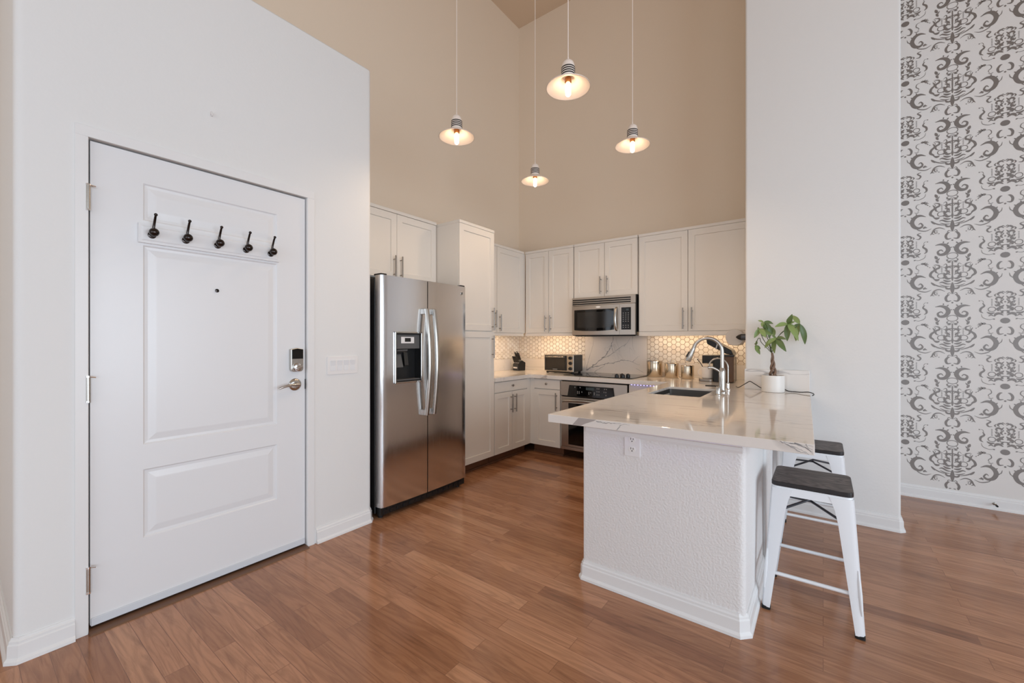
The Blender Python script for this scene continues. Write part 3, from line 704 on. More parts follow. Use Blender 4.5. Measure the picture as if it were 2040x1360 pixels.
# tap
tp = thing('faucet', 'tall brushed nickel pull-down tap standing beside the sink', 'faucet', (-.58, 3.3, .88))
B().lathe([(.028, 0), (.028, .008), (.024, .014), (.021, .03), (.022, .1), (.023, .15), (.019, .165), (.0135, .18)], (-.58, 3.3, .8805)).out('tap_body', 'nickel', tp, smooth=40)
R_ = .098; cx = -.58 - R_ * .97
arc = [(-.58, 3.3, 1.05), (-.58, 3.3, 1.12), (-.58, 3.3, 1.17)] + [(cx + R_ * .97 * math.cos(a), 3.3 - .012 * (1 - math.cos(a)), 1.175 + R_ * math.sin(a)) for a in [PI * k / 10 * .92 for k in range(1, 11)]]
B().tube(arc, .0128, 14, smoothing=3).out('spout', 'nickel', tp, smooth=60)
e = Vector(arc[-1]); dr_ = (e - Vector(arc[-2])).normalized()
sh = B().tube([e, e + dr_ * .012, e + dr_ * .05, e + dr_ * .098, e + dr_ * .104], lambda t: .0135 + .0125 * max(0, t - .1) ** 1.2 - (.006 if t > .97 else 0), 16).out('spray_head', 'nickel', tp, smooth=40)
B().tube([e + dr_ * .03 + Vector((-.014, -.006, 0)), e + dr_ * .07 + Vector((-.02, -.009, 0))], .008, 8).out('spray_button', 'dark_plastic', sh, smooth=50)
B().tube([(-.585, 3.295, 1.02), (-.61, 3.285, 1.045), (-.645, 3.27, 1.062), (-.665, 3.262, 1.06)], lambda t: .006 + .006 * t, 12, smoothing=4).out('tap_lever', 'nickel', tp, smooth=60)
ft = thing('filter_faucet', 'slim gooseneck water tap behind the tall sink tap', 'faucet', (-.575, 3.5, .88))
B().lathe([(.017, 0), (.017, .006), (.011, .012), (.011, .05), (.007, .058)], (-.575, 3.5, .8805)).out('tap_body', 'chrome', ft, smooth=40)
B().tube([(-.575, 3.5, .93), (-.575, 3.5, 1.04)] + [(-.642 + .067 * math.cos(a), 3.5, 1.052 + .067 * math.sin(a)) for a in [PI * k / 9 * .95 for k in range(0, 10)]], .0052, 10, smoothing=3).out('spout', 'nickel', ft, smooth=60)
B().cyl((-.575, 3.488, .925), (-.57, 3.455, .93), .004, .003, 8).out('tap_lever', 'chrome', ft, smooth=50)
sd = thing('soap_dispenser', 'short nickel soap pump in front of the tall sink tap', 'soap dispenser', (-.578, 3.145, .88))
B().lathe([(.02, 0), (.02, .004), (.0165, .008), (.016, .056), (.013, .06)], (-.578, 3.145, .8805)).out('pump_body', 'nickel', sd, smooth=40)
B().tube([(-.578, 3.145, .938), (-.6, 3.147, .942), (-.66, 3.152, .94)], lambda t: .006 - .0015 * t, 10).out('pump_spout', 'dark_plastic', sd, smooth=50)

# ------------------------------------------------------------------ backsplash
def clip(poly, x0, x1, y0, y1):
    for ax, lim, s in ((0, x0, 1), (0, x1, -1), (1, y0, 1), (1, y1, -1)):
        r = []
        for i in range(len(poly)):
            a, b_ = poly[i - 1], poly[i]; da, db_ = (a[ax] - lim) * s, (b_[ax] - lim) * s
            if (da >= 0) != (db_ >= 0):
                t = da / (da - db_); r.append((a[0] + (b_[0] - a[0]) * t, a[1] + (b_[1] - a[1]) * t))
            if db_ >= 0: r.append(b_)
        poly = r
        if not poly: return []
    return poly
def hex_wall(name, label, u0, u1, v0, v1, fr):
    t = thing(name, label, 'backsplash', fr(u0, v0, 0))
    B().prism([(u0, v0), (u1, v0), (u1, v1), (u0, v1)], 0, .004, fr=fr).out('grout', 'grout', t)
    b = B(); h = .0515; R = h / math.sqrt(3); dx = 1.5 * R
    nx = int((u1 - u0) / dx) + 2; ny = int((v1 - v0) / h) + 2
    for i in range(-1, nx):
        for j in range(-1, ny):
            c = (u0 + i * dx + .01, v1 - j * h - (h / 2 if i % 2 else 0))
            r_ = R - .0022
            p = [(c[0] + r_ * math.cos(PI / 3 * k), c[1] + r_ * math.sin(PI / 3 * k)) for k in range(6)]
            p = clip(p, u0 + .001, u1 - .001, v0 + .001, v1 - .001)
            if len(p) < 3: continue
            ar = abs(sum(p[k - 1][0] * p[k][1] - p[k][0] * p[k - 1][1] for k in range(len(p)))) / 2
            if ar < 2e-5: continue
            m_ = (sum(q[0] for q in p) / len(p), sum(q[1] for q in p) / len(p))
            ins = [(m_[0] + (q[0] - m_[0]) * .93, m_[1] + (q[1] - m_[1]) * .93) for q in p]
            b.rings([[fr(x, y, .003) for x, y in p], [fr(x, y, .0068) for x, y in p], [fr(x, y, .0082) for x, y in ins]], cap0=False)
    b.out('hexagon_tiles', 'hex_tile', t)
    return t
hex_wall('tile_backsplash', 'cream hexagon tiles on the left wall behind the kitchen corner', 3.268, 4.545, 1.0225, 1.344, lambda u, v, w: (X_L + .001 + w, u, v))
hex_wall('tile_backsplash', 'cream hexagon tiles on the back wall above the toaster oven', X_L + .012, -2.284, 1.0225, 1.344, lambda u, v, w: (u, Y_B - .001 - w, v))
hex_wall('tile_backsplash', 'lit cream hexagon tiles on the back wall above the canisters', -1.538, -.494, 1.0225, 1.344, lambda u, v, w: (u, Y_B - .001 - w, v))
sp = thing('marble_panel', 'veined white marble panel on the wall between cooktop and microwave', 'backsplash', (-1.91, 4.54, .88))
B().box(-2.282, -1.54, 4.53, 4.549, .8802, 1.733).out('panel', 'quartz_slab', sp, bev=.001)
fv = lambda x, z: (x, 4.5293, z)
b = B(); vein2(b, [(-2.26, .905), (-2.2, .945), (-2.13, 1.0), (-2.06, 1.05), (-1.99, 1.13), (-1.95, 1.21), (-1.925, 1.3), (-1.92, 1.32)], .014, fv, 11, 6); b.out('vein', 'vein_grey', sp)
b = B(); vein2(b, [(-2.2, .945), (-2.1, .96), (-2.02, .99), (-1.92, 1.005), (-1.82, 1.035), (-1.74, 1.03), (-1.66, 1.0), (-1.62, .985)], .011, fv, 12, 6); b.out('vein', 'vein_grey', sp)
b = B(); vein2(b, [(-2.06, 1.05), (-1.97, 1.09), (-1.88, 1.15), (-1.81, 1.2), (-1.77, 1.22)], .007, fv, 13); b.out('vein', 'vein_grey', sp)
b = B(); vein2(b, [(-1.95, 1.21), (-1.93, 1.13), (-1.9, 1.12)], .006, fv, 14); b.out('vein', 'vein_grey', sp)
b = B(); vein2(b, [(-2.27, .9), (-2.25, .98), (-2.22, 1.08), (-2.18, 1.2), (-2.17, 1.3)], .005, fv, 15); b.out('vein', 'vein_grey', sp)
b = B(); vein2(b, [(-2.16, .89), (-2.1, .93), (-2.05, .955), (-2.02, .99)], .006, fv, 16); b.out('vein', 'vein_grey', sp)
b = B(); vein2(b, [(-1.7, 1.02), (-1.66, 1.06), (-1.62, 1.09)], .004, fv, 17); b.out('vein', 'vein_grey', sp)
b = B(); vein2(b, [(-1.66, .95), (-1.6, .92), (-1.57, .9)], .004, fv, 18); b.out('vein', 'vein_grey', sp)
b = B(); vein2(b, [(-1.8, 1.19), (-1.75, 1.25), (-1.72, 1.31)], .004, fv, 19); b.out('vein', 'vein_grey', sp)
# under-cabinet lights
def lightbar(label, x0, x1, y0, y1, z, es):
    t = thing('under_cabinet_light', label, 'light', ((x0 + x1) / 2, (y0 + y1) / 2, z))
    B().box(x0, x1, y0, y1, z - .008, z).out('housing', 'plate_white', t)
    B().box(x0 + .005, x1 - .005, y0 + .004, y1 - .004, z - .012, z - .0082).out('diffuser', es, t)
lightbar('warm light strip under the widest upper cabinet, over the canisters', -1.46, -.54, 4.385, 4.41, 1.3475, 'led_soft')
lightbar('warm light strip under the corner cabinet left of the microwave', -2.88, -2.32, 4.255, 4.28, 1.3475, 'led_warm')
lightbar('warm light strip under the upper cabinet next to the pantry', -3.005, -2.98, 3.4, 4.1, 1.3475, 'led_warm')

# violet led tapes
lt = thing('led_strip', 'violet light tape under the front overhang of the peninsula worktop', 'light strip', (-.64, 1.975, .835))
B().box(-.99, -.285, 1.968, 1.976, .8365, .8395).out('tape', 'led_tape', lt)
B().box(-.985, -.29, 1.970, 1.974, .834, .8364).out('glow_strip', 'led_violet', lt)
lt = thing('led_strip', 'violet dotted light tape under the back worktop right of the oven', 'light strip', (-1.32, 3.9, .836))
B().box(-1.48, -1.14, 3.886, 3.896, .8375, .8398).out('tape', 'led_tape', lt)
for k in range(11):
    B().box(-1.475 + k * .03, -1.463 + k * .03, 3.884, 3.894, .832, .8374).out('diode', 'led_dot', lt)

# ------------------------------------------------------------------ refrigerator
fg = thing('refrigerator', 'stainless steel side-by-side refrigerator with ice and water dispenser', 'refrigerator', (-2.83, 2.215, 0))
B().box(-3.22, -2.535, 1.785, 2.655, .03, 1.70).out('cabinet_shell', 'dark_plastic', fg, bev=.006)
def fdoor(y0, y1, bulge):
    """plan profile of a gently bowed door"""
    pts = [(-2.53, y0), (-2.53, y1)] if False else []
    n = 14; front_ = []
    for k in range(n + 1):
        y = y0 + (y1 - y0) * k / n
        g = (y - 2.22) / .44
        front_.append((-2.452 - .014 * g * g, y))
    r0 = [(-2.492, y0 + .002), (-2.478, y0 + .004)] if bulge == 'L' else [(-2.48, y0)]
    r1 = [(-2.478, y1 - .004), (-2.492, y1 - .002)] if bulge == 'R' else [(-2.48, y1)]
    if bulge == 'L': front_ = [(-2.466 - .004, y0 + .010)] + [q for q in front_ if q[1] > y0 + .025]
    if bulge == 'R': front_ = [q for q in front_ if q[1] < y1 - .025] + [(-2.47, y1 - .010)]
    return [(-2.53, y0)] + r0 + front_ + r1 + [(-2.53, y1)]
DY0, DY1, DZ0, DZ1 = 1.902, 2.138, .953, 1.312
d = B().prism(fdoor(1.787, 2.199, 'L'), .085, 1.715).out('door', 'fridge_steel', fg)
cut(d, [(-2.52, -2.3, DY0, DY1, DZ0, DZ1)])
for p in d.data.polygons: p.use_smooth = True
d.data.set_sharp_from_angle(angle=math.radians(28))
d2 = B().prism(fdoor(2.207, 2.655, 'R'), .085, 1.715).out('door', 'fridge_steel', fg, smooth=28)
def fhandle(door, y, s):
    b = B(); zs = (.69, 1.495); pts = []
    for k in range(13):
        t = k / 12; z = zs[0] + (zs[1] - zs[0]) * t; o = .034 + .034 * math.sin(PI * t)
        pts.append((-2.452 + o, y, z))
    b.tube(pts, .0145, 14, smoothing=2, sx=1.25)
    h = b.out('handle', 'handle_steel' if False else 'nickel', door, smooth=60)
    for z in zs:
        sg = 1 if z < 1 else -1
        B().box(-2.46, -2.414, y - .013, y + .013, z - .006 if sg > 0 else z - .04, z + .04 if sg > 0 else z + .006).out('handle_mount', 'nickel', h, bev=.004)
fhandle(d, 2.166, -1); fhandle(d2, 2.24, 1)
# dispenser
dp = B().box(-2.5195, -2.517, DY0 + .001, DY1 - .001, DZ0 + .001, DZ1 - .001)
for y in ((DY0, DY0 + .008), (DY1 - .008, DY1)): dp.box(-2.517, -2.449, y[0], y[1], DZ0, DZ1)
for z in ((DZ0, DZ0 + .012), (DZ1 - .012, DZ1)): dp.box(-2.517, -2.447, DY0, DY1, z[0], z[1])
dp = dp.out('dispenser_recess', 'dark_plastic', d, bev=.002)
b = B()
for y in ((DY0 - .008, DY0 + .003), (DY1 - .003, DY1 + .008)): b.box(-2.4575, -2.4465, y[0], y[1], DZ0 - .008, DZ1 + .008)
for z in ((DZ0 - .008, DZ0 + .003), (DZ1 - .003, DZ1 + .008)): b.box(-2.4575, -2.4465, DY0 - .008, DY1 + .008, z[0], z[1])
b.out('dispenser_frame', 'chrome', d, bev=.003)
pn = B().box(-2.51, -2.46, DY0 + .009, DY1 - .009, 1.195, 1.299).out('control_panel', 'grey_plastic', d, bev=.002)
B().box(-2.46, -2.457, 1.955, 2.075, 1.235, 1.282).out('button_plate', 'plate_white', pn, bev=.001)
B().box(-2.457, -2.4555, 1.988, 2.042, 1.246, 1.274).out('display_window', 'black_glass', pn)
pd = B().prism([(-2.512, 1.19), (-2.462, 1.19), (-2.468, 1.178), (-2.5, 1.168), (-2.512, 1.168)], 1.925, 2.02, fr=lambda u, v, w: (u, w, v)).out('ice_chute', 'grey_plastic', d, bev=.002)
B().prism([(-2.515, 1.15), (-2.505, 1.155), (-2.475, 1.06), (-2.485, 1.055)], 1.93, 1.99, fr=lambda u, v, w: (u, w, v)).out('paddle', 'grey_plastic', d, bev=.002)
B().prism([(-2.515, 1.17), (-2.505, 1.17), (-2.488, 1.07), (-2.498, 1.065)], 2.015, 2.05, fr=lambda u, v, w: (u, w, v)).out('paddle', 'smoked_glass', d, bev=.002)
B().box(-2.516, -2.452, DY0 + .012, DY1 - .012, .9655, .972).out('drip_grille', 'grey_plastic', d)
# badge, hinges, grille, feet
bd = B().lathe([(.015, 0), (.015, .002), (.013, .003)], (-2.4618, 2.592, 1.655), axis='x', seg=24).out('badge', 'chrome', d2, smooth=40)
b = B(); b.tube([(-2.4582, 2.592 + .0085 * math.cos(a), 1.655 + .0085 * math.sin(a)) for a in [k * .45 for k in range(12)]], .0016, 6); b.tube([(-2.4582, 2.588, 1.658), (-2.4582, 2.594, 1.65), (-2.4582, 2.598, 1.66)], .0013, 6, smoothing=3)
b.out('badge_mark', 'dark_plastic', bd)
for y in (1.82, 2.62): B().box(-2.56, -2.475, y - .025, y + .025, 1.7165, 1.728).out('hinge_cap', 'dark_plastic', fg, bev=.004)
b = B().box(-2.52, -2.485, 1.795, 2.648, .025, .08)
for k in range(14): b.box(-2.485, -2.479, 1.82 + k * .058, 1.86 + k * .058, .035, .06)
b.out('toe_grille', 'dark_plastic', fg, bev=.002)
for y in (1.83, 2.61):
    for x in (-3.15, -2.53): B().cyl((x, y, 0), (x, y, .035), .018, seg=12).out('levelling_foot', 'dark_plastic', fg)

# ------------------------------------------------------------------ oven
ov = thing('wall_oven', 'built-in steel oven with black control panel under the cooktop', 'oven', (-1.885, 4.2, .1))
OX0, OX1 = -2.254, -1.512
B().box(OX0 + .01, OX1 - .01, 3.925, 4.5, .108, .835).out('oven_body', 'black_gap', ov)
B().box(OX0 + .002, OX1 - .002, 3.9, 3.924, .104, .135).out('bottom_trim', 'appliance_steel', ov, bev=.002)
cp = B().box(OX0 + .002, OX1 - .004, 3.897, 3.924, .675, .826).out('control_panel', 'appliance_steel', ov, bev=.003)
tz = B().prism([(-2.165, .678), (-1.64, .678), (-1.655, .79), (-2.145, .79)], 0, .008, fr=lambda u, v, w: (u, 3.897 - w, v)).out('panel_glass', 'black_glass', cp, bev=.002)
b = B()
for z, xs in ((.765, (-2.08, -2.02, -1.83, -1.81, -1.75, -1.73)), (.735, (-1.83, -1.81, -1.755, -1.735)), (.72, (-2.05, -2.03, -2.0, -1.92, -1.9, -1.86)), (.705, (-2.05, -2.03, -1.92, -1.86, -1.83, -1.81, -1.735))):
    for x in xs: b.box(x, x + .008, 3.8883, 3.8889, z, z + .012)
b.out('panel_print', 'legend', tz)
B().box(-1.95, -1.86, 3.8882, 3.8889, .75, .778).out('clock_display', 'display', tz)
od = B().box(OX0 + .012, OX1 - .012, 3.893, 3.924, .14, .664).out('oven_door', 'appliance_steel', ov, bev=.004)
B().box(OX0 + .1, OX1 - .1, 3.890, 3.8935, .165, .60).out('door_window', 'black_glass', od)
b = B(); b.tube([(OX0 + .03, 3.888, .612), (OX0 + .06, 3.868, .622), (-2.05, 3.852, .634), (-1.883, 3.85, .636), (-1.7, 3.852, .634), (OX1 - .06, 3.868, .622), (OX1 - .03, 3.888, .612)], .0135, 12, smoothing=5)
b.out('oven_handle', 'nickel', od, smooth=60)
# cooktop
ck = thing('cooktop', 'black glass electric cooktop set into the back worktop', 'cooktop', (-1.89, 4.22, .88))
B().box(-2.27, -1.5, 3.985, 4.49, .8805, .887).out('glass_top', 'black_glass', ck, bev=.002)
b = B()
for x, y, r in ((-2.08, 4.12, .1), (-2.08, 4.36, .075), (-1.76, 4.36, .1), (-1.83, 4.12, .075)): b.lathe([(r, .0072), (r, .0075), (r - .003, .0075), (r - .003, .0072)], (x, y, .88), 32, cap0=False, cap1=False)
b.out('burner_ring', 'grey_plastic', ck)
for x, y in ((-1.685, 4.05), (-1.665, 4.14), (-1.625, 4.06), (-1.605, 4.15)):
    B().lathe([(.021, 0), (.021, .012), (.018, .024), (.014, .026)], (x, y, .8872), 18).box(x - .003, x + .003, y - .019, y + .019, .911, .918).out('control_knob', 'dark_plastic', ck, smooth=40)
# microwave
mw = thing('microwave', 'stainless steel microwave mounted over the cooktop', 'microwave', (-1.893, 4.35, 1.31))
MX0, MX1, MY = -2.262, -1.532, 4.165
B().box(MX0 + .002, MX1 - .002, MY + .022, Y_B - .025, 1.311, 1.7325).box(MX0 + .03, MX1 - .01, MY + .024, MY + .034, 1.303, 1.3112).out('housing', 'dark_plastic', mw, bev=.003)
B().box(MX0 + .004, MX1 - .004, MY, MY + .022, 1.642, 1.73).out('vent_panel', 'appliance_steel', mw, bev=.002)
b = B()
for z in (1.652, 1.674, 1.696): b.box(MX0 + .012, MX1 - .05, MY - .002, MY + .001, z, z + .013)
b.out('vent_slots', 'black_gap', mw)
def bow(x): return MY - .018 * (1 - ((x - (MX0 + MX1) / 2) / .37) ** 2) - .002
xs = [MX0 + .004 + (MX1 - .008 - MX0) * k / 20 for k in range(21)]
xd = MX1 - .165
def bowslab(x0, x1, z0, z1, o, th, zb=0):
    b = B(); n = 16; rings = []
    for k in range(n + 1):
        x = x0 + (x1 - x0) * k / n; y = bow(x) - o; zz = z0 - (zb * (1 - (2 * k / n - 1) ** 2))
        rings.append([(x, y, zz), (x, y + th, zz), (x, y + th, z1), (x, y, z1)])
    return b.rings(rings)
md_ = bowslab(MX0 + .004, xd - .001, 1.318, 1.638, 0, .024).out('microwave_door', 'appliance_steel', mw, smooth=30)
bowslab(MX0 + .035, xd - .06, 1.372, 1.594, .0025, .006, .012).out('door_glass', 'black_glass', md_, smooth=30)
bowslab(MX0 + .075, xd - .088, 1.4, 1.566, .0035, .004, .008).out('viewing_window', 'smoked_glass', md_, smooth=30)
b = B(); b.tube([(xd - .03, bow(xd - .03) - .002, 1.365), (xd - .032, bow(xd) - .026, 1.39), (xd - .034, bow(xd) - .04, 1.48), (xd - .032, bow(xd) - .026, 1.575), (xd - .03, bow(xd - .03) - .002, 1.6)], .011, 12, smoothing=5, sx=1.3)
b.out('door_handle', 'nickel', md_, smooth=60)
B().lathe([(.026, 0), (.026, .002), (.022, .003)], (0, 0, 0), axis='y', seg=24).xf(Matrix.Translation((-1.935, bow(-1.935) - .0002, 1.617)) @ Matrix.Diagonal((1, -1, .38, 1))).out('badge', 'ceramic', md_, smooth=40)
kp = bowslab(xd + .001, MX1 - .004, 1.318, 1.638, 0, .024).out('keypad_side', 'appliance_steel', mw, smooth=30)
kg = bowslab(xd + .02, MX1 - .045, 1.37, 1.6, .002, .006).out('keypad', 'panel_glass', kp, smooth=30)
b = B()
for r in range(8):
    for c_ in range(3):
        if r == 2: continue
        x = xd + .036 + c_ * .026; y = bow(x) - .0026; z = 1.39 + r * .021
        b.box(x, x + .011, y - .0005, y, z, z + .007)
b.out('keypad_print', 'legend', kg)
x = xd + .036; B().box(x, x + .062, bow(x + .06) - .004, bow(x + .06) - .001, 1.566, 1.586).out('clock_display', 'display', kg)

for x in (-2.08, -1.66): B().lathe([(.016, -.0002), (.016, 0)], (x, 4.3, 1.3108), 18).out('cooktop_lamp', 'led_lamp', mw)
# ------------------------------------------------------------------ things on the worktop
ZT = .8805
to = thing('toaster_oven', 'small steel and black toaster oven on the back worktop', 'toaster oven', (-2.455, 4.31, ZT))
TX0, TX1, TY = -2.65, -2.262, 4.205
B().box(TX0, TX1, TY + .012, TY + .225, ZT + .02, ZT + .212).out('casing', 'dark_plastic', to, bev=.01)
ff = B().box(TX0, TX1, TY, TY + .014, ZT + .02, ZT + .212).out('front_panel', 'nickel', to, bev=.004)
dd = B().box(TX0 + .008, TX1 - .088, TY - .008, TY, ZT + .032, ZT + .204).out('toaster_door', 'dark_plastic', to, bev=.004)
B().box(TX0 + .028, TX1 - .104, TY - .0095, TY - .008, ZT + .062, ZT + .168).out('door_window', 'smoked_glass', dd)
B().tube([(TX0 + .03, TY - .008, ZT + .184), (TX0 + .035, TY - .028, ZT + .188), (TX1 - .115, TY - .028, ZT + .188), (TX1 - .11, TY - .008, ZT + .184)], .006, 10).out('door_handle', 'nickel', dd, smooth=40)
B().box(-2.53, -2.47, TY - .0092, TY - .008, ZT + .042, ZT + .05).out('nameplate', 'legend', dd)
for z in (.178, .118, .058):
    B().lathe([(.02, 0), (.02, -.006), (.015, -.02), (.013, -.021)], (TX1 - .042, TY, ZT + z), axis='y', seg=18).box(TX1 - .044, TX1 - .04, TY - .023, TY - .02, ZT + z - .014, ZT + z + .014).out('dial', 'dark_plastic', to, smooth=40)
B().box(TX0 + .03, TX1 - .1, TY - .006, TY + .1, ZT + .008, ZT + .018).out('crumb_tray', 'dark_plastic', to, bev=.002)
for x in (TX0 + .03, TX1 - .03):
    for y in (TY + .025, TY + .2): B().cyl((x, y, ZT), (x, y, ZT + .021), .014, .017, 12).out('foot', 'dark_plastic', to, smooth=40)
# knife block
kb = thing('knife_block', 'black knife block with pale nameplate in the worktop corner', 'knife block', (-3.105, 4.33, ZT))
fk = lambda x, y, z: Vector((-3.105 + x * .92 + y * .38, 4.33 - x * .38 + y * .92, ZT + z))
b = B(); pr = [(-.06, 0), (.05, 0), (.055, .1), (.0, .13), (-.06, .08)]    # (depth y, z); front is -y
b.rings([[fk(x, y, z) for y, z in pr] for x in (-.062, .062)])
b.out('block', 'dark_plastic', kb, bev=.004)
B().rings([[fk(x, -.0605, z) for x, z in ((-.045, .026), (.045, .026), (.045, .044), (-.045, .044))], [fk(x, -.0625, z) for x, z in ((-.045, .026), (.045, .026), (.045, .044), (-.045, .044))]]).out('nameplate', 'plate_white', kb)
tilt = Vector((0, -.35, .94))
for i in range(10):
    row, col = (0, i) if i < 5 else (1, i - 5)
    if row == 0: s = (-.05 + col * .025, -.04, .093); ln = .085
    else: s = (-.045 + col * .0225, -.005 - (col % 2) * .004, .124); ln = (.1, .11, .095, .12, .1)[col]
    p0 = fk(*s); dv = fk(s[0], s[1] + tilt.y, s[2] + tilt.z) - p0
    b = B().tube([p0 + dv * .012, p0 + dv * (ln * .5), p0 + dv * ln, p0 + dv * (ln + .006) + Vector((0, -.003, -.004))], lambda t: .0075 + .0015 * math.sin(PI * t * 2), 8)
    places = ['far left', 'second from left', 'middle', 'second from right', 'far right']
    k = thing('kitchen_knife', 'black handled %s knife, %s of the %s row in the knife block' % ('steak' if row == 0 else 'kitchen', places[col], 'front' if row == 0 else 'back'), 'knife', p0, 'knives in the knife block')
    b.out('knife_handle', 'coffee_black', k, smooth=60)
    B().tube([p0 - dv * .004, p0 + dv * .016], .0062, 8).out('bolster', 'knife_steel', k, smooth=60)
# canisters
def canister(x, y, r, h, label):
    c = thing('canister', label, 'canister', (x, y, ZT), 'steel canisters beside the cooktop')
    B().lathe([(r * .97, 0), (r, .004), (r, h - .004), (r * .985, h)], (x, y, ZT), 32).out('canister_body', 'canister_steel', c, smooth=40)
    l = B().lathe([(r * 1.02, h), (r * 1.02, h + .012), (r * .96, h + .017), (r * .3, h + .019)], (x, y, ZT), 32).out('canister_lid', 'smoked_lid', c, smooth=40)
    z = ZT + h + .019
    B().tube([(x + .017 * math.cos(a), y + .006 * math.sin(a) * 0, z + .016 + .017 * math.sin(a)) for a in [2 * PI * k / 16 + PI / 2 for k in range(17)]], .0022, 8).out('lid_ring', 'chrome', l, smooth=60)
mat('smoked_lid', (206, 196, 182), .2, 1); mat('canister_steel', (206, 190, 168), .22, 1)
canister(-1.415, 4.40, .078, .15, 'largest steel canister, nearest the cooktop')
canister(-1.235, 4.38, .066, .132, 'medium steel canister in the middle of the three')
canister(-1.075, 4.35, .059, .115, 'smallest steel canister, nearest the coffee maker')
# coffee maker
cf = thing('coffee_maker', 'black pod coffee maker with its lid raised behind the sink tap', 'coffee maker', (-.79, 4.26, ZT))
b = B(); b.prism(rrect(-.81, -.645, 4.15, 4.385, .02), ZT, ZT + .225).prism(rrect(-.905, -.66, 4.16, 4.375, .03), ZT + .165, ZT + .24)
b.out('housing', 'coffee_black', cf, bev=.004)
B().prism(rrect(-.93, -.80, 4.14, 4.37, .03), ZT, ZT + .024).out('drip_tray', 'handle_steel', cf, bev=.003)
B().prism(rrect(-.74, -.632, 4.118, 4.19, .012), ZT + .006, ZT + .232).out('water_tank', 'water_tank', cf, bev=.003)
B().prism(rrect(-.745, -.628, 4.112, 4.2, .012), ZT + .2325, ZT + .25).out('tank_lid', 'coffee_black', cf, bev=.003)
lid = B().prism([(-.64, ZT + .245), (-.66, ZT + .29), (-.84, ZT + .395), (-.868, ZT + .39), (-.86, ZT + .345), (-.835, ZT + .33), (-.7, ZT + .255)], 4.17, 4.36, fr=lambda u, v, w: (u, w, v)).out('lid', 'coffee_black', cf, bev=.006)
B().prism([(-.776, ZT + .345), (-.764, ZT + .352), (-.782, ZT + .29), (-.79, ZT + .3)], 4.168, 4.1695, fr=lambda u, v, w: (u, w, v)).out('lid_band', 'nickel', lid)
mg = thing('mug', 'plain white mug on the coffee maker drip tray', 'mug', (-.863, 4.205, ZT + .0245))
B().lathe([(.04, 0), (.047, .006), (.049, .02), (.049, .1), (.046, .108), (.044, .104), (.044, .012), (.02, .008)], (-.863, 4.205, ZT + .0245), 28).out('cup', 'mug_white', mg, smooth=40)
B().tube([(-.905, 4.19, ZT + .115), (-.93, 4.18, ZT + .105), (-.938, 4.178, ZT + .075), (-.925, 4.182, ZT + .048), (-.903, 4.19, ZT + .045)], .0045, 10, smoothing=4).out('mug_handle', 'mug_white', mg, smooth=60)
sn = B().tube([(-.875, 4.2, ZT + .05), (-.905, 4.19, ZT + .14), (-.94, 4.18, ZT + .195)], .0035, 8, smoothing=3).ball((-.942, 4.179, ZT + .2), .006).out('stirring_spoon', 'coffee_black', smooth=60)
tag(sn, 'thin black spoon leaning out of the white mug', 'spoon')
# paper towel roll under the right end of the wide cabinet
pt = thing('paper_towel_holder', 'white paper roll with dark core on a grey arm beside the white wall', 'paper towel holder', (-.615, 4.08, 1.283))
B().lathe([(.02, 0), (.069, 0), (.071, .006), (.071, .15), (.02, .15)], (-.612, 4.03, 1.283), 32, axis='y').out('paper_roll', 'paper', pt, smooth=40)
B().lathe([(.024, .002), (.024, -.001), (.022, .05), (.0, .05)], (-.612, 4.03, 1.283), 20, axis='y').out('roll_core', 'paper_core', pt, smooth=40)
ha = B().cyl((-.552, 4.001, 1.285), (-.4915, 4.001, 1.285), .0275, seg=20).lathe([(.0285, 0), (.0285, .004)], (-.556, 4.001, 1.285), 20, axis='x').out('holder_arm', 'brace_dark', pt, smooth=40)
B().lathe([(.001, -.042), (.012, -.032), (.021, -.017), (.0265, 0)], (-.556, 4.001, 1.285), 20, axis='x').out('arm_tip', 'paper_core', ha, smooth=50)

# ------------------------------------------------------------------ plant
pl = thing('potted_plant', 'small money tree with braided trunk in a white pot', 'plant', (-.295, 3.6, ZT))
PX, PY = -.295, 3.6
B().lathe([(.07, 0), (.073, .002), (.073, .121), (.068, .121), (.066, .105)], (PX, PY, ZT), 32, cap1=False).out('pot', 'ceramic', pl, smooth=40)
B().lathe([(.067, .104), (.0, .108)], (PX, PY, ZT), 24).out('soil', 'soil', pl, smooth=60)
def pp(cx, cy, dy=0):      # sketch coordinates of the plant -> its own place in the room
    px, py = 1490 + cx / 8, 620 + cy / 8
    return Vector(((px - 1539.5) / 319 + PX - dy * .35, PY + dy, 1.25 - (py - 679.5) * 3.065 / 833))
b = B()
for k in range(3):
    pts = []
    for i in range(22):
        t = i / 21; a = 2 * PI * k / 3 + t * 7.5; r = .021 * (1 - t) ** 1.3 + .004 * t
        pts.append((PX + .002 - .006 * t + r * math.cos(a), PY + r * math.sin(a), ZT + .1 + (.185) * t))
    b.tube(pts, lambda t: .01 - .0058 * t, 9)
b.out('braided_trunk', 'bark', pl, smooth=60)
top = pp(380, 665)
clusters = [((245, 170), .0, [(160, 140), (432, 195), (185, 245), (395, 350), (300, 285), (330, 330)]),
            ((160, 275), -.03, [(58, 424), (243, 420), (372, 372), (150, 262), (262, 400)]),
            ((380, 240), .04, [(482, 388), (335, 425), (400, 330), (300, 320)]),
            ((612, 205), -.02, [(382, 252), (642, 62), (710, 175), (590, 474), (738, 470), (792, 350)]),
            ((826, 205), .02, [(738, 70), (690, 296), (803, 474), (938, 524)]),
            ((405, 425), -.06, [(262, 516), (528, 448), (405, 668), (528, 634), (252, 584), (340, 380)]),
            ((105, 540), -.02, [(82, 505), (130, 465), (88, 640), (168, 688), (200, 604)])]
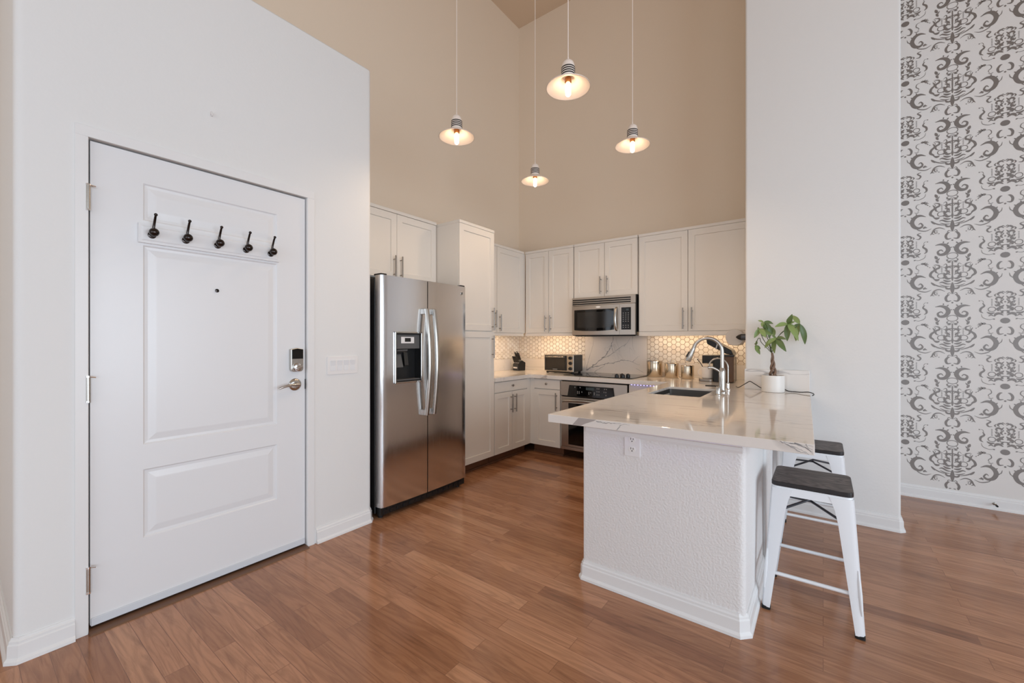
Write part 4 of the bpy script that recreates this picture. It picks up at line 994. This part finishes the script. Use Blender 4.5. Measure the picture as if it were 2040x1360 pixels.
def leaf(b, c, tip, wd, rnd):
    c, tip = Vector(c), Vector(tip); ax = tip - c; L_ = ax.length; ax.normalize()
    view = Vector((rnd.uniform(-.5, .5), -1, rnd.uniform(-.1, .7))).normalized()
    sd_ = ax.cross(view).normalized(); nm = sd_.cross(ax).normalized()
    rows = []
    for i in range(9):
        t = i / 8; w_ = wd * math.sin(PI * min(1, t ** .82 * .97 + .015)) ** .85
        p = c + ax * L_ * t + nm * (.1 * L_ * math.sin(PI * t))
        rows.append([p - sd_ * w_ + nm * w_ * .25, p - sd_ * w_ * .5 + nm * w_ * .06, p, p + sd_ * w_ * .5 + nm * w_ * .06, p + sd_ * w_ + nm * w_ * .25])
    top_ = [[b.bm.verts.new(q) for q in r] for r in rows]; bot = [[b.bm.verts.new(q - nm * .0005) for q in r] for r in rows]
    for i in range(8):
        for j in range(4):
            b.bm.faces.new((top_[i][j], top_[i][j + 1], top_[i + 1][j + 1], top_[i + 1][j])); b.bm.faces.new((bot[i][j], bot[i + 1][j], bot[i + 1][j + 1], bot[i][j + 1]))
    for i in range(8):
        for j in (0, 4): b.bm.faces.new((top_[i][j], top_[i + 1][j], bot[i + 1][j], bot[i][j]))
rnd = random.Random(5)
for c, dy, tips in clusters:
    b = B()
    for tx, ty in tips:
        cc = pp(*c, dy); tt = pp(tx, ty, dy + rnd.uniform(-.05, .05)); leaf(b, cc, tt, min(.02, (tt - cc).length * .2), rnd)
    b.out('leaf_cluster', 'leaf', pl, smooth=80)
for pts in ([(380, 665), (340, 500), (290, 380), (245, 170)], [(378, 660), (270, 500), (215, 420), (160, 275)], [(378, 665), (290, 580), (200, 490), (178, 430), (140, 440), (105, 540)],
            [(380, 665), (345, 520), (370, 380), (380, 240)], [(380, 660), (420, 480), (500, 370), (560, 310), (612, 205)], [(430, 470), (560, 320), (700, 290), (826, 205)], [(376, 650), (352, 560), (405, 425)]):
    dys = [q[1] for q in clusters if tuple(q[0]) == tuple(pts[-1])][0]
    B().tube([pp(x, y, dys * i / (len(pts) - 1)) for i, (x, y) in enumerate(pts)], .0024, 7, smoothing=4).out('stem', 'stem_green', pl, smooth=60)
# cord behind the pot
cd = B().tube([(-.56, 3.76, ZT + .008), (-.53, 3.68, ZT + .009), (-.478, 3.66, ZT + .045), (-.45, 3.66, ZT + .062), (-.42, 3.662, ZT + .045), (-.36, 3.665, ZT + .008), (-.325, 3.684, ZT + .014), (-.27, 3.685, ZT + .02), (-.235, 3.66, ZT + .018), (-.2, 3.63, ZT + .008), (-.16, 3.63, ZT + .0055), (-.125, 3.6, ZT + .008), (-.085, 3.6, ZT + .012), (-.06, 3.565, ZT + .010), (-.05, 3.5, ZT + .008), (-.056, 3.43, ZT + .008)], .0032, 8, smoothing=6).out('power_cord', 'cord_black', smooth=60)
tag(cd, 'thin black cord snaking behind the plant pot on the worktop', 'cord')

# ------------------------------------------------------------------ bar stools
def make_stool():
    s = thing('bar_stool', 'front white metal stool with dark wood seat, nearest the camera', 'stool', (0, 0, 0), 'bar stools at the peninsula')
    hs, zt = .152, .595
    st = B().prism(rrect(-hs, hs, -hs, hs, .03, 6), zt - .02, zt).out('seat', 'seat_edge', s, bev=.003)
    B().prism(rrect(-hs + .004, hs - .004, -hs + .004, hs - .004, .027, 6), zt + .0001, zt + .0012).out('wood_top', 'seat_wood', st)
    # metal apron with arched lower edge
    b = B()
    R0 = rrect(-hs + .003, hs - .003, -hs + .003, hs - .003, .03, 6); R1 = rrect(-hs - .002, hs + .002, -hs - .002, hs + .002, .03, 6)
    b.rings([[(x, y, zt - .021) for x, y in R0], [(x, y, zt - .058) for x, y in R1], [(x * .975, y * .975, zt - .058) for x, y in R1], [(x * .975, y * .975, zt - .024) for x, y in R0]], smooth := True) if False else b.rings([[(x, y, zt - .021) for x, y in R0], [(x, y, zt - .058) for x, y in R1], [(x * .975, y * .975, zt - .058) for x, y in R1], [(x * .975, y * .975, zt - .024) for x, y in R0]])
    b.out('apron', 'stool_white', s, smooth=50)
    for sx in (-1, 1):
        for sy in (-1, 1):
            b = B(); rings = []
            for k in range(11):
                t = k / 10; z = (zt - .03) * (1 - t) + .012 * t
                cx_ = (hs + .001 + (.187 - hs) * t); a = .036 * (1 - t) + .034; th = .003; rc = .022
                if k == 0: a += .016
                if k == 1: a += .004
                def P(u, v): return (sx * (cx_ - u), sy * (cx_ - v), z)
                outl = [(a, 0), (rc, 0), (rc * .3, rc * .3), (0, rc), (0, a), (th, a), (th, rc + th * .4), (rc * .3 + th, rc * .3 + th), (rc + th * .4, th), (a, th)]
                rings.append([P(u, v) for u, v in outl])
            b.rings(rings)
            # pressed rib down the corner
            lg = b.out('leg', 'stool_white', s, smooth=35)
            b = B(); q = .187 - .0095
            c0 = lambda t: (hs + .001 + (.187 - hs) * t) - .0065
            b.tube([(sx * c0(t), sy * c0(t), (zt - .03) * (1 - t) + .012 * t) for t in (.52, .6, .7, .8, .85)], lambda t: .0075 * math.sin(PI * (.12 + .76 * t)), 8)
            b.out('leg_rib', 'stool_white', lg, smooth=60)
            B().prism(rrect(-.0175, .0175, -.0175, .0175, .009), 0, .0135).xf(Matrix.Translation((sx * (.187 - .017), sy * (.187 - .017), 0))).out('rubber_foot', 'rubber', lg)
    zr = .172; r_ = .187 - (.187 - hs) * (zr / .57) - .012
    for a0, a1 in (((-r_, -r_), (r_, -r_)), ((r_, -r_), (r_, r_)), ((r_, r_), (-r_, r_)), ((-r_, r_), (-r_, -r_))):
        B().tube([(a0[0] + (a1[0] - a0[0]) * t, a0[1] + (a1[1] - a0[1]) * t, zr - .012 * math.sin(PI * t) * 0) for t in (0, .06, .12, .5, .88, .94, 1)], lambda t: .0085 if .1 < t < .9 else .0115, 10).out('rung', 'stool_white', s, smooth=60)
    b = B(); q = hs - .012
    b.tube([(-q - .008, -q - .008, zt - .15), (0, 0, zt - .1), (q + .008, q + .008, zt - .15)], .006, 8); b.out('cross_brace', 'brace_dark', s, smooth=60)
    b = B(); b.tube([(-q - .008, q + .008, zt - .15), (0, 0, zt - .112), (q + .008, -q - .008, zt - .15)], .006, 8); b.out('cross_brace', 'brace_dark', s, smooth=60)
    return s
st1 = make_stool()
st1.location = (-.045, 2.462, 0); st1.rotation_euler = (0, 0, 0)
st2 = copy_tree(st1); st2.location = (-.052, 3.285, 0)
st2['label'] = 'rear white metal stool half hidden under the worktop, near the white wall'

# ------------------------------------------------------------------ pendant lamps
ZR = 2.70
def make_pendant():
    p = thing('pendant_lamp', '', 'pendant lamp', (0, 0, ZR), 'pendant lamps over the kitchen')
    c = (0, 0, ZR)
    B().lathe([(.125, -.002), (.126, 0), (.124, .003), (.09, .02), (.055, .038), (.036, .058), (.036, .062), (.033, .06), (.052, .035), (.088, .016), (.123, -.0015)], c, 40, cap0=False, cap1=False).out('lamp_shade', 'shade_white', p, smooth=50)
    nk = B().lathe([(.036, .062), (.038, .068), (.038, .11), (.037, .114), (.036, .126), (.03, .142), (.018, .153), (.008, .157)], c, 28).out('lamp_neck', 'shade_white', p, smooth=50)
    for k in range(4): B().lathe([(.0381, .066 + k * .0125), (.0393, .0672 + k * .0125), (.0393, .072 + k * .0125), (.0381, .0735 + k * .0125)], c, 28, cap0=False, cap1=False).out('neck_band', 'stripe_dark', nk, smooth=50)
    B().lathe([(.017, .056), (.019, .05), (.019, .03), (.014, .026)], c, 18).out('bulb_socket', 'stripe_dark' if False else 'bronze_socket', p, smooth=50)
    B().lathe([(.011, .0262), (.015, .015), (.016, -.02), (.014, -.042), (.007, -.05), (.0, -.052)], c, 18).out('light_bulb', 'bulb', p, smooth=60)
    B().cyl((0, 0, ZR + .155), (0, 0, H_C - .02), .0028, seg=8).cyl((0, 0, ZR + .153), (0, 0, ZR + .175), .005, .0035, 10).out('hanging_cord', 'shade_white', p, smooth=60)
    B().lathe([(.06, -.025), (.062, -.012), (.055, -.0005)], (0, 0, H_C), 28).out('ceiling_canopy', 'shade_white', p, smooth=50)
    return p
mat('bronze_socket', (150, 104, 66), .3, .8)
pd0 = make_pendant()
spots = [(-2.09, 2.15, 'second largest looking pendant, left of the middle, over the refrigerator side'),
         (-1.17, 2.11, 'pendant lamp hanging highest in view, nearest the camera over the peninsula'),
         (-1.134, 3.02, 'rightmost white pendant lamp, in front of the wide cabinet'),
         (-2.095, 3.166, 'pendant lamp hanging lowest in view, close to the kitchen corner')]
spots[0] = (spots[0][0], spots[0][1], 'leftmost white pendant lamp, hanging above the refrigerator')
for i, (x, y, lab) in enumerate(spots):
    p = pd0 if i == 0 else copy_tree(pd0)
    p.location = (x, y, ZR); p['label'] = lab
    l = bpy.data.lights.new('pendant_glow', 'SPOT'); l.energy = 10; l.color = (1, .74, .5); l.shadow_soft_size = .03; l.spot_size = math.radians(165); l.spot_blend = .6
    lo = bpy.data.objects.new('pendant_glow', l); C.objects.link(lo); lo.location = (x, y, ZR - .06)
